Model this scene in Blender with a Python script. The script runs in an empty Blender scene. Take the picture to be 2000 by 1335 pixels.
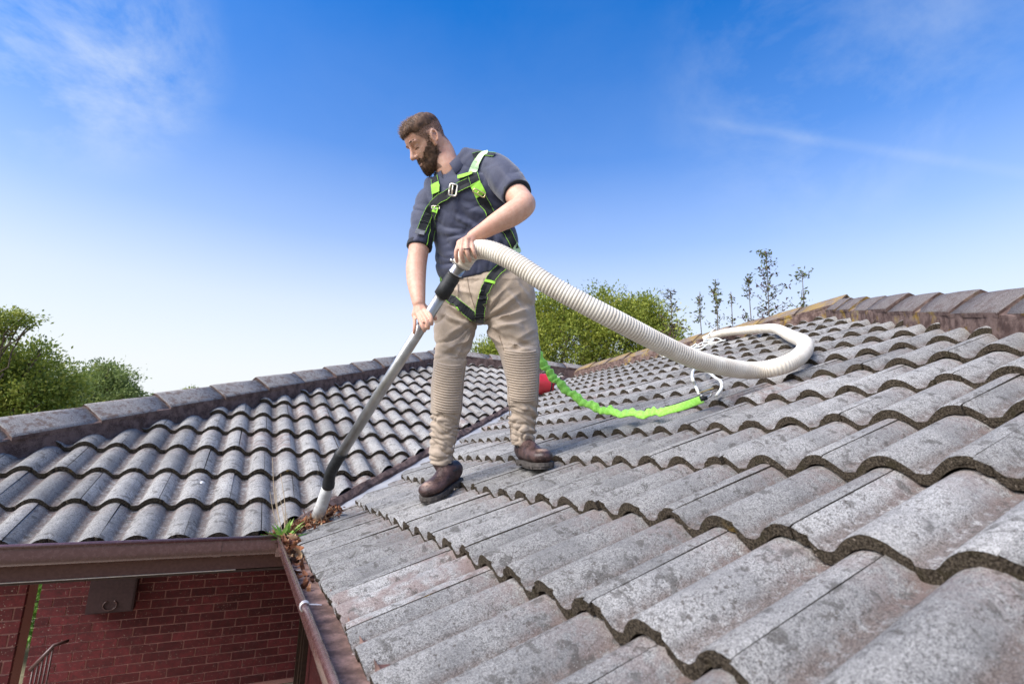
import bpy, bmesh, math, random
import numpy as np
from mathutils import Vector, Matrix, noise
from mathutils.bvhtree import BVHTree

V = Vector
rnd = random.Random(11)
S = bpy.context.scene
COL = S.collection
PI = math.pi
R = math.radians

# ------------------------------------------------------------------ camera
CAM = V((-0.2351, -2.7652, 0.3596))
FPX = 1032.8                                   # focal length in photo pixels (photo 2000 x 1335)
yaw, pit, rol = R(25.836), R(12.663), R(1.380)
cf = V((math.sin(yaw)*math.cos(pit), math.cos(yaw)*math.cos(pit), math.sin(pit)))
_r = V((math.cos(yaw), -math.sin(yaw), 0)); _u = _r.cross(cf)
cr = _r*math.cos(rol) + _u*math.sin(rol)
cu = _u*math.cos(rol) - _r*math.sin(rol)
cam_d = bpy.data.cameras.new('camera'); cam = bpy.data.objects.new('camera', cam_d); COL.objects.link(cam)
cam_d.sensor_width = 36; cam_d.lens = 36*FPX/2000; cam_d.clip_start = 0.02; cam_d.clip_end = 5000
cam.matrix_world = Matrix(((cr.x, cu.x, -cf.x, CAM.x), (cr.y, cu.y, -cf.y, CAM.y), (cr.z, cu.z, -cf.z, CAM.z), (0, 0, 0, 1)))
cam_d.dof.use_dof = True; cam_d.dof.focus_distance = 2.4; cam_d.dof.aperture_fstop = 4.5
S.camera = cam

def ray(x, y): return cf + cr*((x-1000)/FPX) + cu*((667.5-y)/FPX)
def pt(x, y, d): return CAM + ray(x, y)*d      # photo pixel + distance along the view axis -> point
def pxm(px, d): return px*d/FPX                # pixels at a distance -> metres

# ------------------------------------------------------------------ light
SUN_FROM = V((-0.72, -0.14, 0.68)).normalized()
w = bpy.data.worlds.new('World'); S.world = w; w.use_nodes = True
def build_world():
    nt = w.node_tree; nt.nodes.clear(); N = nt.nodes.new; L = nt.links.new
    out = N('ShaderNodeOutputWorld'); bg = N('ShaderNodeBackground'); bg.inputs[1].default_value = 0.138
    sky = N('ShaderNodeTexSky'); sky.sky_type = 'NISHITA'; sky.sun_disc = False
    sky.sun_elevation = math.asin(SUN_FROM.z); sky.sun_rotation = math.atan2(SUN_FROM.x, SUN_FROM.y)
    sky.air_density = 1.0; sky.dust_density = 0.6; sky.ozone_density = 2.5; sky.altitude = 50
    hs = N('ShaderNodeHueSaturation'); hs.inputs['Saturation'].default_value = 1.42; hs.inputs['Value'].default_value = 1.0; hs.inputs['Hue'].default_value = 0.509
    L(sky.outputs[0], hs.inputs['Color'])
    geo = N('ShaderNodeTexCoord')
    # pale haze thickening towards the horizon
    sx = N('ShaderNodeSeparateXYZ'); L(geo.outputs['Generated'], sx.inputs[0])
    hz = N('ShaderNodeValToRGB'); el = hz.color_ramp.elements
    el[0].position = 0.0; el[0].color = (1, 1, 1, 1); el[1].position = 0.70; el[1].color = (0, 0, 0, 1)
    for p_, v_ in ((0.14, .96), (0.26, .74), (0.38, .36), (0.52, .10)): e_ = el.new(p_); e_.color = (v_, v_, v_, 1)
    L(sx.outputs['Z'], hz.inputs[0])
    hm = N('ShaderNodeMix'); hm.data_type = 'RGBA'; L(hz.outputs[0], hm.inputs[0]); L(hs.outputs[0], hm.inputs['A']); hm.inputs['B'].default_value = (3.3, 3.42, 3.5, 1)
    # thin cirrus: warped, stretched noise on the direction of view
    mp = N('ShaderNodeMapping'); mp.inputs['Scale'].default_value = (2.6, 2.6, 3.6); mp.inputs['Rotation'].default_value = (0.3, 0.5, 0.2)
    L(geo.outputs['Generated'], mp.inputs[0])
    nz = N('ShaderNodeTexNoise'); nz.inputs['Scale'].default_value = 1.6; nz.inputs['Detail'].default_value = 9; nz.inputs['Roughness'].default_value = 0.62; nz.inputs['Distortion'].default_value = 0.25
    L(mp.outputs[0], nz.inputs['Vector'])
    rp = N('ShaderNodeMapRange'); rp.inputs['From Min'].default_value = 0.40; rp.inputs['From Max'].default_value = 0.78; rp.clamp = True
    L(nz.outputs[0], rp.inputs['Value'])
    def lobe(d, inner, outer):
        dp = N('ShaderNodeVectorMath'); dp.operation = 'DOT_PRODUCT'; dp.inputs[1].default_value = d.normalized()
        L(geo.outputs['Generated'], dp.inputs[0])
        m = N('ShaderNodeMapRange'); m.interpolation_type = 'SMOOTHSTEP'
        m.inputs['From Min'].default_value = math.cos(outer); m.inputs['From Max'].default_value = math.cos(inner)
        L(dp.outputs['Value'], m.inputs['Value']); return m.outputs[0]
    def math2(op, a, b):
        m = N('ShaderNodeMath'); m.operation = op
        for i, s in enumerate((a, b)):
            if isinstance(s, (int, float)): m.inputs[i].default_value = s
            else: L(s, m.inputs[i])
        return m.outputs[0]
    bank = math2('ADD', math2('MULTIPLY', lobe(ray(130, 60), R(1), R(12)), 1.0), math2('MULTIPLY', lobe(ray(1640, 130), R(2), R(17)), 0.28))
    bank = math2('ADD', bank, 0.03)
    fac = math2('MULTIPLY', rp.outputs[0], bank)
    # an old vapour trail, a straight band across the right half of the sky
    a, b = ray(1340, 232), ray(2000, 338); n = a.cross(b).normalized()
    dp = N('ShaderNodeVectorMath'); dp.operation = 'DOT_PRODUCT'; dp.inputs[1].default_value = n; L(geo.outputs['Generated'], dp.inputs[0])
    ab = math2('ABSOLUTE', dp.outputs['Value'], 0)
    m = N('ShaderNodeMapRange'); m.interpolation_type = 'SMOOTHSTEP'; m.inputs['From Min'].default_value = 0.013; m.inputs['From Max'].default_value = 0.0; L(ab, m.inputs['Value'])
    trail = math2('MULTIPLY', math2('MULTIPLY', m.outputs[0], lobe(ray(1800, 300), R(5), R(22))), 0.17)
    trail = math2('MULTIPLY', trail, math2('ADD', nz.outputs[0], 0.1))
    fac = math2('ADD', fac, trail)
    fc = N('ShaderNodeClamp'); L(fac, fc.inputs[0])
    mx = N('ShaderNodeMix'); mx.data_type = 'RGBA'; L(fc.outputs[0], mx.inputs[0]); L(hm.outputs['Result'], mx.inputs['A'])
    mx.inputs['B'].default_value = (2.9, 3.2, 3.5, 1)
    L(mx.outputs['Result'], bg.inputs[0]); L(bg.outputs[0], out.inputs[0])
build_world()
sd = bpy.data.lights.new('sun', 'SUN'); so = bpy.data.objects.new('sun', sd); COL.objects.link(so)
sd.energy = 3.2; sd.angle = R(50); sd.color = (1.0, 0.95, 0.88)
so.rotation_euler = SUN_FROM.to_track_quat('Z', 'Y').to_euler(); so.location = SUN_FROM*20
S.view_settings.view_transform = 'Standard'; S.view_settings.look = 'None'
S.view_settings.exposure = 1.05; S.view_settings.gamma = 1.0
S.render.engine = 'CYCLES'; S.cycles.use_denoising = True; S.cycles.max_bounces = 6

# ------------------------------------------------------------------ material helpers
class NT:
    def __init__(s, name, rough=0.8, spec=0.3, metal=0.0):
        s.m = bpy.data.materials.new(name); s.m.use_nodes = True; s.t = s.m.node_tree
        s.b = s.t.nodes['Principled BSDF']; s.b.inputs['Roughness'].default_value = rough
        s.b.inputs['Specular IOR Level'].default_value = spec; s.b.inputs['Metallic'].default_value = metal
    def N(s, k): return s.t.nodes.new(k)
    def L(s, a, b): s.t.links.new(a, b)
    def pos(s): return s.N('ShaderNodeNewGeometry').outputs['Position']
    def obj(s): return s.N('ShaderNodeTexCoord').outputs['Object']
    def noise(s, scale, detail=3, rough=0.5, vec=None, dist=0.0):
        n = s.N('ShaderNodeTexNoise'); n.inputs['Scale'].default_value = scale; n.inputs['Detail'].default_value = detail
        n.inputs['Roughness'].default_value = rough; n.inputs['Distortion'].default_value = dist
        s.L(vec if vec is not None else s.pos(), n.inputs['Vector']); return n.outputs[0]
    def ramp(s, f, lo, hi, a=0.0, b=1.0, smooth=True):
        m = s.N('ShaderNodeMapRange'); m.interpolation_type = 'SMOOTHSTEP' if smooth else 'LINEAR'
        m.inputs['From Min'].default_value = lo; m.inputs['From Max'].default_value = hi
        m.inputs['To Min'].default_value = a; m.inputs['To Max'].default_value = b; s.L(f, m.inputs['Value']); return m.outputs[0]
    def mul(s, a, b, op='MULTIPLY'):
        m = s.N('ShaderNodeMath'); m.operation = op
        for i, q in enumerate((a, b)):
            if isinstance(q, (int, float)): m.inputs[i].default_value = q
            else: s.L(q, m.inputs[i])
        return m.outputs[0]
    def mix(s, f, a, b, mode='MIX'):
        m = s.N('ShaderNodeMix'); m.data_type = 'RGBA'; m.blend_type = mode
        for sock, q in (('Factor', f),):
            if isinstance(q, (int, float)): m.inputs[0].default_value = q
            else: s.L(q, m.inputs[0])
        for nm, q in (('A', a), ('B', b)):
            if isinstance(q, tuple): m.inputs[nm].default_value = (*q, 1)
            else: s.L(q, m.inputs[nm])
        return m.outputs['Result']
    def attr(s, name):
        a = s.N('ShaderNodeAttribute'); a.attribute_name = name; return a
    def rand(s): return s.N('ShaderNodeObjectInfo').outputs['Random']
    def color(s, c):
        if isinstance(c, tuple): s.b.inputs['Base Color'].default_value = (*c, 1)
        else: s.L(c, s.b.inputs['Base Color'])
    def bump(s, h, strength=0.4, dist=0.01):
        n = s.N('ShaderNodeBump'); n.inputs['Strength'].default_value = strength; n.inputs['Distance'].default_value = dist
        s.L(h, n.inputs['Height']); s.L(n.outputs[0], s.b.inputs['Normal'])
M = {}
def simple(name, c, rough=0.7, spec=0.3, metal=0.0, var=0.15, scale=40, bump=0.0):
    n = NT(name, rough, spec, metal)
    f = n.noise(scale, 4, 0.6)
    lo = tuple(x*(1-var) for x in c); hi = tuple(min(1, x*(1+var)) for x in c)
    n.color(n.mix(n.ramp(f, 0.3, 0.7), lo, hi))
    if bump: n.bump(f, bump, 0.01)
    M[name] = n.m; return n.m

def tile_material():
    n = NT('roof_tile', 0.92, 0.2)
    p = n.pos(); r = n.rand()
    grain = n.noise(400, 5, 0.8, p); mid = n.noise(120, 5, 0.8, p); big = n.noise(7, 4, 0.6, p)
    c = n.mix(n.ramp(grain, 0.40, 0.60), (0.065, 0.062, 0.057), (0.52, 0.50, 0.465))
    c = n.mix(n.ramp(mid, 0.42, 0.66, 0.0, 0.50), c, (0.47, 0.45, 0.42))
    c = n.mix(n.ramp(mid, 0.47, 0.36, 0.0, 0.50), c, (0.085, 0.075, 0.065))
    c = n.mix(n.ramp(big, 0.42, 0.66, 0.0, 0.50), c, (0.175, 0.170, 0.165))
    # every tile has aged a little differently
    hv = n.N('ShaderNodeHueSaturation'); n.L(c, hv.inputs['Color']); n.L(n.ramp(r, 0, 1, 0.70, 1.14, False), hv.inputs['Value']); c = hv.outputs[0]
    old = n.mul(n.ramp(r, 0.93, 0.95), n.ramp(n.noise(16, 4, 0.6, p), 0.42, 0.58))
    c = n.mix(n.mul(old, 0.6), c, (0.20, 0.13, 0.11))
    # worn coat shows red-brown in the channels and under the lap of the next course
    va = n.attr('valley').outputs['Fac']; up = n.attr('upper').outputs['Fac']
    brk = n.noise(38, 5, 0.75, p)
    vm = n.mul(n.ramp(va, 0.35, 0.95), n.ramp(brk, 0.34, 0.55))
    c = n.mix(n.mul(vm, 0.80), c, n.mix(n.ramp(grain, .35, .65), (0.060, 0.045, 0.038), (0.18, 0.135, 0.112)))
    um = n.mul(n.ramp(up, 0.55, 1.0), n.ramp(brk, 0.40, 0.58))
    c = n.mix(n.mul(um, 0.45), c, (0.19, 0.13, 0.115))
    # black lichen spots, pale specks
    sp = n.noise(30, 3, 0.55, p, 0.4); sp2 = n.noise(11, 2, 0.5, p)
    blk = n.mul(n.ramp(sp, 0.56, 0.63), n.ramp(sp2, 0.40, 0.52))
    c = n.mix(n.mul(blk, 0.62), c, (0.065, 0.058, 0.05))
    dk = n.mul(n.ramp(n.noise(75, 3, .6, p), .60, .66), n.ramp(n.noise(9, 2, .5, p), .38, .58)); c = n.mix(n.mul(dk, .75), c, (0.075, 0.062, 0.052))
    vo = n.N('ShaderNodeTexVoronoi'); vo.inputs['Scale'].default_value = 190; n.L(p, vo.inputs['Vector'])
    c = n.mix(n.ramp(vo.outputs['Distance'], 0.16, 0.10, 0, 0.5), c, (0.66, 0.65, 0.62))
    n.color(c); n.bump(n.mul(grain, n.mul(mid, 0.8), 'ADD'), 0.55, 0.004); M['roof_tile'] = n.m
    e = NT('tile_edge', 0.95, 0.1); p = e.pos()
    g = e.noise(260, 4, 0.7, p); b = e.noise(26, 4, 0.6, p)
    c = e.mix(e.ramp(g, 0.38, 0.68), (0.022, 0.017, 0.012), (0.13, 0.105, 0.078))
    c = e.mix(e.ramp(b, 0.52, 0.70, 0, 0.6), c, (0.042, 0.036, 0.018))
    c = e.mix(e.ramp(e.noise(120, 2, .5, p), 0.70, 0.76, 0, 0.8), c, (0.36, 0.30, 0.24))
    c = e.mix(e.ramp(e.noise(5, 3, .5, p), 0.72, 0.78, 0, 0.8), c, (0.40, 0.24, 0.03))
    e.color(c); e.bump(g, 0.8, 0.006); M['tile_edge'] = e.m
tile_material()

def mortar_material():
    n = NT('mortar', 0.95, 0.1); p = n.pos()
    a = n.noise(18, 5, 0.65, p); g = n.noise(220, 3, 0.6, p)
    c = n.mix(n.ramp(a, 0.35, 0.65), (0.065, 0.040, 0.035), (0.17, 0.115, 0.10))
    c = n.mix(n.ramp(g, 0.4, 0.7, 0, 0.35), c, (0.26, 0.21, 0.19))
    n.color(c); n.bump(g, 0.6, 0.006); M['mortar'] = n.m
    # the far ridges and the near hip carry yellow lichen
    n = NT('mortar_lichen', 0.95, 0.1); p = n.pos()
    a = n.noise(18, 5, 0.65, p); g = n.noise(220, 3, 0.6, p); l = n.noise(5.5, 4, 0.6, p)
    c = n.mix(n.ramp(a, 0.35, 0.65), (0.075, 0.048, 0.042), (0.20, 0.14, 0.12))
    c = n.mix(n.ramp(l, 0.52, 0.66, 0, 0.85), c, n.mix(n.ramp(a, .4, .6), (0.34, 0.21, 0.03), (0.30, 0.24, 0.12)))
    n.color(c); n.bump(g, 0.6, 0.006); M['mortar_lichen'] = n.m
    def cap(name, lo, hi, red, lichen):
        n = NT(name, 0.93, 0.15); p = n.pos()
        g = n.noise(320, 3, 0.65, p); a = n.noise(24, 5, 0.7, p); l = n.noise(6, 4, 0.6, p)
        c = n.mix(n.ramp(g, 0.36, 0.66), lo, hi)
        c = n.mix(n.ramp(a, 0.47, 0.62, 0, 0.8), c, red)
        if lichen: c = n.mix(n.ramp(l, 0.40, 0.60, 0, lichen), c, (0.36, 0.23, 0.04))
        n.color(c); n.bump(g, 0.5, 0.005); M[name] = n.m
    cap('cap_grey', (0.13, 0.12, 0.11), (0.42, 0.39, 0.36), (0.14, 0.095, 0.075), 0)
    cap('cap_red', (0.080, 0.070, 0.066), (0.25, 0.22, 0.205), (0.11, 0.082, 0.074), 0)
    cap('cap_lichen', (0.12, 0.09, 0.08), (0.28, 0.23, 0.19), (0.14, 0.10, 0.07), 0.5)
mortar_material()

def gutter_material():
    n = NT('gutter_paint', 0.32, 0.5); p = n.pos()
    a = n.noise(60, 4, 0.6, p); n.color(n.mix(n.ramp(a, 0.35, 0.7), (0.135, 0.066, 0.064), (0.17, 0.090, 0.086)))
    n.L(n.ramp(a, 0.3, 0.7, 0.18, 0.32), n.b.inputs['Roughness']); n.b.inputs['Coat Weight'].default_value = 0.7; n.b.inputs['Coat Roughness'].default_value = 0.16; M['gutter_paint'] = n.m
    n = NT('gutter_dirty', 0.8, 0.25); p = n.pos()
    a = n.noise(14, 5, 0.7, p); g = n.noise(130, 4, 0.6, p)
    c = n.mix(n.ramp(a, 0.38, 0.64), (0.10, 0.058, 0.048), (0.27, 0.165, 0.135))
    c = n.mix(n.ramp(g, 0.42, 0.7, 0, 0.5), c, (0.10, 0.07, 0.05))
    c = n.mix(n.ramp(n.noise(20, 2, 0.4, p), 0.70, 0.74, 0, 0.85), c, (0.62, 0.57, 0.53))
    n.color(c); n.bump(g, 0.3, 0.004); M['gutter_dirty'] = n.m
    n = NT('fascia_paint', 0.45, 0.4); p = n.pos()
    a = n.noise(90, 3, 0.6, p); n.color(n.mix(n.ramp(a, .35, .65), (0.12, 0.050, 0.038), (0.155, 0.070, 0.052))); M['fascia_paint'] = n.m
gutter_material()
def brick_material():
    n = NT('brick', 0.75, 0.3); p = n.pos(); r = n.rand()
    g = n.noise(190, 3, 0.6, p); b = n.noise(16, 4, 0.65, p)
    c = n.mix(n.ramp(b, 0.35, 0.62), (0.165, 0.031, 0.033), (0.115, 0.025, 0.026))
    hv = n.N('ShaderNodeHueSaturation'); n.L(c, hv.inputs['Color']); n.L(n.ramp(r, 0, 1, 0.65, 1.3, False), hv.inputs['Value']); c = hv.outputs[0]
    c = n.mix(n.ramp(n.noise(75, 2, 0.5, p), 0.68, 0.72, 0, 0.9), c, (0.55, 0.46, 0.38))
    c = n.mix(n.ramp(n.noise(70, 3, 0.6, p), 0.56, 0.66, 0, 0.6), c, (0.035, 0.022, 0.02))
    n.color(c); n.bump(g, 0.5, 0.004); M['brick'] = n.m
    simple('brick_mortar', (0.52, 0.28, 0.24), 0.95, 0.1, var=0.25, scale=120, bump=0.3)
brick_material()
simple('lead', (0.40, 0.39, 0.38), 0.6, 0.4, 0.0, 0.10, 12)
simple('sarking', (0.03, 0.028, 0.026), 0.95)
simple('concrete', (0.46, 0.38, 0.31), 0.9, 0.2, var=0.2, scale=18, bump=0.2)
simple('soffit', (0.10, 0.07, 0.06), 0.8)
simple('bead_white', (0.72, 0.60, 0.46), 0.6)
simple('dark_timber', (0.055, 0.032, 0.02), 0.7, var=0.3, scale=25)
simple('box_paint', (0.062, 0.034, 0.034), 0.5, 0.4)
simple('rail_paint', (0.10, 0.055, 0.05), 0.4, 0.5)
simple('grass', (0.17, 0.15, 0.09), 0.95, 0.1, var=0.35, scale=6)

# ------------------------------------------------------------------ object helpers
def tag(o, label=None, cat=None, group=None, kind=None):
    if label: o['label'] = label
    if cat: o['category'] = cat
    if group: o['group'] = group
    if kind: o['kind'] = kind
    return o
ORG = {}                                       # world position of every object's origin
def empty(name, loc, label, cat, group=None):
    o = bpy.data.objects.new(name, None); COL.objects.link(o); o.location = loc; o.empty_display_size = 0.1
    ORG[o] = V(loc); return tag(o, label, cat, group)
def link(name, me, parent=None, loc=None):
    """mesh with WORLD coordinates -> object with its origin at its parent's origin (or loc)"""
    o = bpy.data.objects.new(name, me); COL.objects.link(o)
    org = ORG[parent] if parent is not None else V(loc or (0, 0, 0))
    me.transform(Matrix.Translation(-org)); ORG[o] = org
    if parent is not None: o.parent = parent
    else: o.location = org
    return o
def mesh(name, vs, fs, mats, mi=None, smooth=False):
    me = bpy.data.meshes.new(name); me.from_pydata([tuple(v) for v in vs], [], fs)
    for m in (mats if isinstance(mats, (list, tuple)) else [mats]): me.materials.append(M[m] if isinstance(m, str) else m)
    if mi is not None: me.polygons.foreach_set('material_index', mi)
    if smooth: me.polygons.foreach_set('use_smooth', [True]*len(me.polygons))
    me.update(); return me
class MB:
    """collects simple shapes into one mesh"""
    def __init__(s): s.v = []; s.f = []; s.m = []
    def add(s, vs, fs, mi=0):
        k = len(s.v); s.v += [V(v) for v in vs]; s.f += [tuple(i+k for i in f) for f in fs]; s.m += [mi]*len(fs); return s
    def box(s, a, b, mi=0, mat=None):
        (x0, y0, z0), (x1, y1, z1) = a, b
        vs = [V(q) for q in ((x0,y0,z0),(x1,y0,z0),(x1,y1,z0),(x0,y1,z0),(x0,y0,z1),(x1,y0,z1),(x1,y1,z1),(x0,y1,z1))]
        if mat: vs = [mat @ q for q in vs]
        return s.add(vs, [(0,3,2,1),(4,5,6,7),(0,1,5,4),(1,2,6,5),(2,3,7,6),(3,0,4,7)], mi)
    def tube(s, pts, rad, n=12, mi=0, cap=True):
        pts = [V(p) for p in pts]; rad = rad if isinstance(rad, (list, tuple)) else [rad]*len(pts)
        vs, fs = tube_geo(pts, rad, n, cap); return s.add(vs, fs, mi)
    def build(s, name, mats, parent=None, smooth=False, loc=None):
        return link(name, mesh(name, s.v, s.f, mats, s.m, smooth), parent, loc)
def tube_geo(pts, rad, n=12, cap=True):
    vs, fs = [], []; up = None
    for i, p in enumerate(pts):
        t = (pts[min(i+1, len(pts)-1)] - pts[max(i-1, 0)]).normalized()
        if up is None: up = t.orthogonal().normalized()
        up = (up - t*up.dot(t)).normalized(); sd_ = t.cross(up)
        for k in range(n):
            a = 2*PI*k/n; vs.append(p + up*math.cos(a)*rad[i] + sd_*math.sin(a)*rad[i])
    for i in range(len(pts)-1):
        for k in range(n):
            a, b = i*n+k, i*n+(k+1) % n; fs.append((a, b, b+n, a+n))
    if cap:
        fs.append(tuple(reversed(range(n)))); fs.append(tuple(range((len(pts)-1)*n, len(pts)*n)))
    return vs, fs
def crom(pts, k=6):
    """Catmull-Rom through a list of equal-length tuples"""
    P = [np.array(p, float) for p in pts]; P = [2*P[0]-P[1]] + P + [2*P[-1]-P[-2]]; out = []
    for i in range(1, len(P)-2):
        for j in range(k):
            t = j/k; a, b, c, d = P[i-1:i+3]
            out.append(0.5*((2*b)+(-a+c)*t+(2*a-5*b+4*c-d)*t*t+(-a+3*b-3*c+d)*t**3))
    out.append(P[-2]); return out
def extrude_profile(prof, p0, p1, out, up=V((0, 0, 1)), close=False):
    """prof: (outward, up) points swept from p0 to p1"""
    vs = [p + out*a + up*b for p in (V(p0), V(p1)) for a, b in prof]; n = len(prof)
    fs = [(i, i+1, n+i+1, n+i) for i in range(n-1)]
    if close: fs += [(n-1, 0, n, 2*n-1), tuple(reversed(range(n))), tuple(range(n, 2*n))]
    return vs, fs

# ------------------------------------------------------------------ the house
GZ = -2.22
TP = R(21.7315); TT = math.tan(TP); CT, ST = math.cos(TP), math.sin(TP)
GA = 0.3523; TW = 0.30; HW = 4.4              # tile gauge, tile width, run from eave to ridge
X0 = 2.05; Y0 = 0.08; HM = 0.97               # left hip apex, near hip apex, plan slope of the near hip
house = empty('house', (0, 0, GZ), 'old red brick house with hipped grey concrete tile roof and brown gutters', 'house')

ground = MB().add([(-400, -400, GZ-.06), (400, -400, GZ-.06), (400, 400, GZ-.06), (-400, 400, GZ-.06)], [(0, 1, 2, 3)]).build('ground', 'grass')
tag(ground, 'flat grass ground around the house', None, None, 'structure')

# ---- one roof tile: two barrels, open front edge, side lap
AMP = 0.040; TH = 0.026; DROP = 0.030
def crest_d(x): return abs((x-0.13+0.075) % 0.15 - 0.075)      # distance to the nearest barrel crest
def prof(x):
    u = crest_d(x)/0.060; h = max(0.0, 1-u*u)**0.92
    return AMP*(h + 0.05*max(0.0, 1-abs(u-1)*4)) - AMP
def tile_mesh(seed):
    q = random.Random(seed); NX = 44; ys = [0.0, 0.012, 0.12, 0.24, 0.345, 0.40]
    vs, fs, mi, va, upv = [], [], [], [], []
    chips = [(0.5+q.random()*0.5 if q.random() < 0.07 else q.random()*0.28) for _ in range(NX+1)]
    kx = q.random()*.3; bite = [(.9*math.exp(-((TW*i/NX-kx)/.008)**2) if q.random() < .35 or True else 0)*(seed % 3 == 0) for i in range(NX+1)]
    chips = [max(a, b) for a, b in zip(chips, bite)]
    e = 0.0010
    def ring(zo, dx=0.0):
        out = []
        for j, y in enumerate(ys):
            row = []
            for i in range(NX+1):
                x = e + (TW-2*e)*i/NX
                yy = y + (0.010*chips[i]*chips[i] if j == 0 else 0)
                z = prof(x) + zo - DROP*y/GA + (q.uniform(-.0006, .0006) if zo == 0 else 0)
                if j == 0 and zo == 0: z -= 0.0022 + 0.003*chips[i]
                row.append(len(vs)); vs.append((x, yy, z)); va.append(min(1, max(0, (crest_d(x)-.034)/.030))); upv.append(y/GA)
            out.append(row)
        return out
    top = ring(0.0); bot = ring(-TH)
    for j in range(len(ys)-1):
        for i in range(NX):
            fs.append((top[j][i], top[j][i+1], top[j+1][i+1], top[j+1][i])); mi.append(0)
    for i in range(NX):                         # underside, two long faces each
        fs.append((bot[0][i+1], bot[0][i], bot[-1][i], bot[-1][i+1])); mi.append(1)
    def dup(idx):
        k = len(vs)
        for a in idx: vs.append(vs[a]); va.append(va[a]); upv.append(0)
        return list(range(k, k+len(idx)))
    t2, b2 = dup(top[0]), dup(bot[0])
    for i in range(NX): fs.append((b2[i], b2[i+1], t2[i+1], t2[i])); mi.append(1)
    for c, fl in ((0, True), (NX, False)):
        tt = dup([top[j][c] for j in range(len(ys))]); bb = dup([bot[j][c] for j in range(len(ys))])
        for j in range(len(ys)-1):
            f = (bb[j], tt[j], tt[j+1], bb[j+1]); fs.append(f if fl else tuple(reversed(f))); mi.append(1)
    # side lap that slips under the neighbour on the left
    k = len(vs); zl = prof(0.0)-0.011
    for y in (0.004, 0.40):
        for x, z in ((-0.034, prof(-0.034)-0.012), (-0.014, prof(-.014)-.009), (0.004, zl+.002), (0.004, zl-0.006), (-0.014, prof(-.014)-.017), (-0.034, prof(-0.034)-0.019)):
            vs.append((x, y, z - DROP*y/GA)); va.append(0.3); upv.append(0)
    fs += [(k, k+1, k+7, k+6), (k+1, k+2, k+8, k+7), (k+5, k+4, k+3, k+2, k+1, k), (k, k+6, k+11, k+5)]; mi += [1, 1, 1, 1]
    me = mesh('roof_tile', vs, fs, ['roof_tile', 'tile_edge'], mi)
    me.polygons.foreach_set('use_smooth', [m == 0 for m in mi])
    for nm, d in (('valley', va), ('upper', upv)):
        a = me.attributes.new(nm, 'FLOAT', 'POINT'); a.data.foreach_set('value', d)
    return me
TILES = [tile_mesh(s) for s in range(7)]

def cut_mesh(me, mat, planes):
    """clip a tile by world-space planes (point, normal: keep the side the normal points to); returns None if nothing is left"""
    inv = mat.inverted(); touched = False; need = []
    ws = [mat @ v.co for v in me.vertices]
    for p, n in planes:
        ds = [(q-p).dot(n) for q in ws]
        if max(ds) < 0.012: return None
        if min(ds) < 0: need.append((p, n))
    if not need: return me
    bm = bmesh.new(); bm.from_mesh(me)
    for p, n in need:
        lp = inv @ p; ln = (inv.to_3x3() @ n).normalized()
        g = bm.verts[:] + bm.edges[:] + bm.faces[:]
        r_ = bmesh.ops.bisect_plane(bm, geom=g, plane_co=lp, plane_no=ln, clear_inner=True, dist=1e-5)
        ed = [x for x in r_['geom_cut'] if isinstance(x, bmesh.types.BMEdge)]
        try:
            fl = bmesh.ops.edgenet_fill(bm, edges=ed, mat_nr=1)
        except Exception: pass
    if len(bm.faces) < 4: bm.free(); return None
    o = bpy.data.meshes.new('roof_tile'); bm.to_mesh(o); bm.free()
    for m in me.materials: o.materials.append(m)
    return o

def slope_frame(kind):
    if kind == 'R': return V((0, -1, 0)), V((CT, 0, ST)), V((-ST, 0, CT))
    return V((1, 0, 0)), V((0, CT, ST)), V((0, -ST, CT))
hipR = lambda x: Y0 - HM*(HW-x)               # near hip in plan
vR = V((1, -1, 0)).normalized()
nHR = V((-HM, 1, 0)).normalized()
# sheet under the tiles of each slope (also closes the slopes that face away)
def under(name, pts, mat='sarking', lift=-0.075):
    return link(name, mesh(name, [V(p)+V((0, 0, lift)) for p in pts], [tuple(range(len(pts)))], mat), house)
ZR = HW*TT
slopeR = under('roof_slope', [(0.02, hipR(0), 0), (HW, Y0, ZR), (HW, HW, ZR), (0.05, 0.05, 0.03)])
slopeL = under('roof_slope', [(0.05, 0.05, 0.03), (HW, HW, ZR), (X0, HW, ZR), (X0-HW, 0, 0)])
slopeR['label'] = 'tiled slope the man stands on'; slopeL['label'] = 'tiled slope on the far side of the valley'
for nm, ps in (('back_slope', [(X0-HW, 0, 0), (X0, HW, ZR), (X0-HW, 2*HW, 0)]), ('back_slope', [(X0, HW, ZR), (HW, HW, ZR), (2*HW, 2*HW, 0), (X0-HW, 2*HW, 0)]),
               ('back_slope', [(HW, Y0, ZR), (2*HW, hipR(0), 0), (2*HW, 2*HW, 0), (HW, HW, ZR)]), ('back_slope', [(0, hipR(0), 0), (2*HW, hipR(0), 0), (HW, Y0, ZR)])):
    under(nm, ps, 'cap_grey', -0.03)
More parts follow.
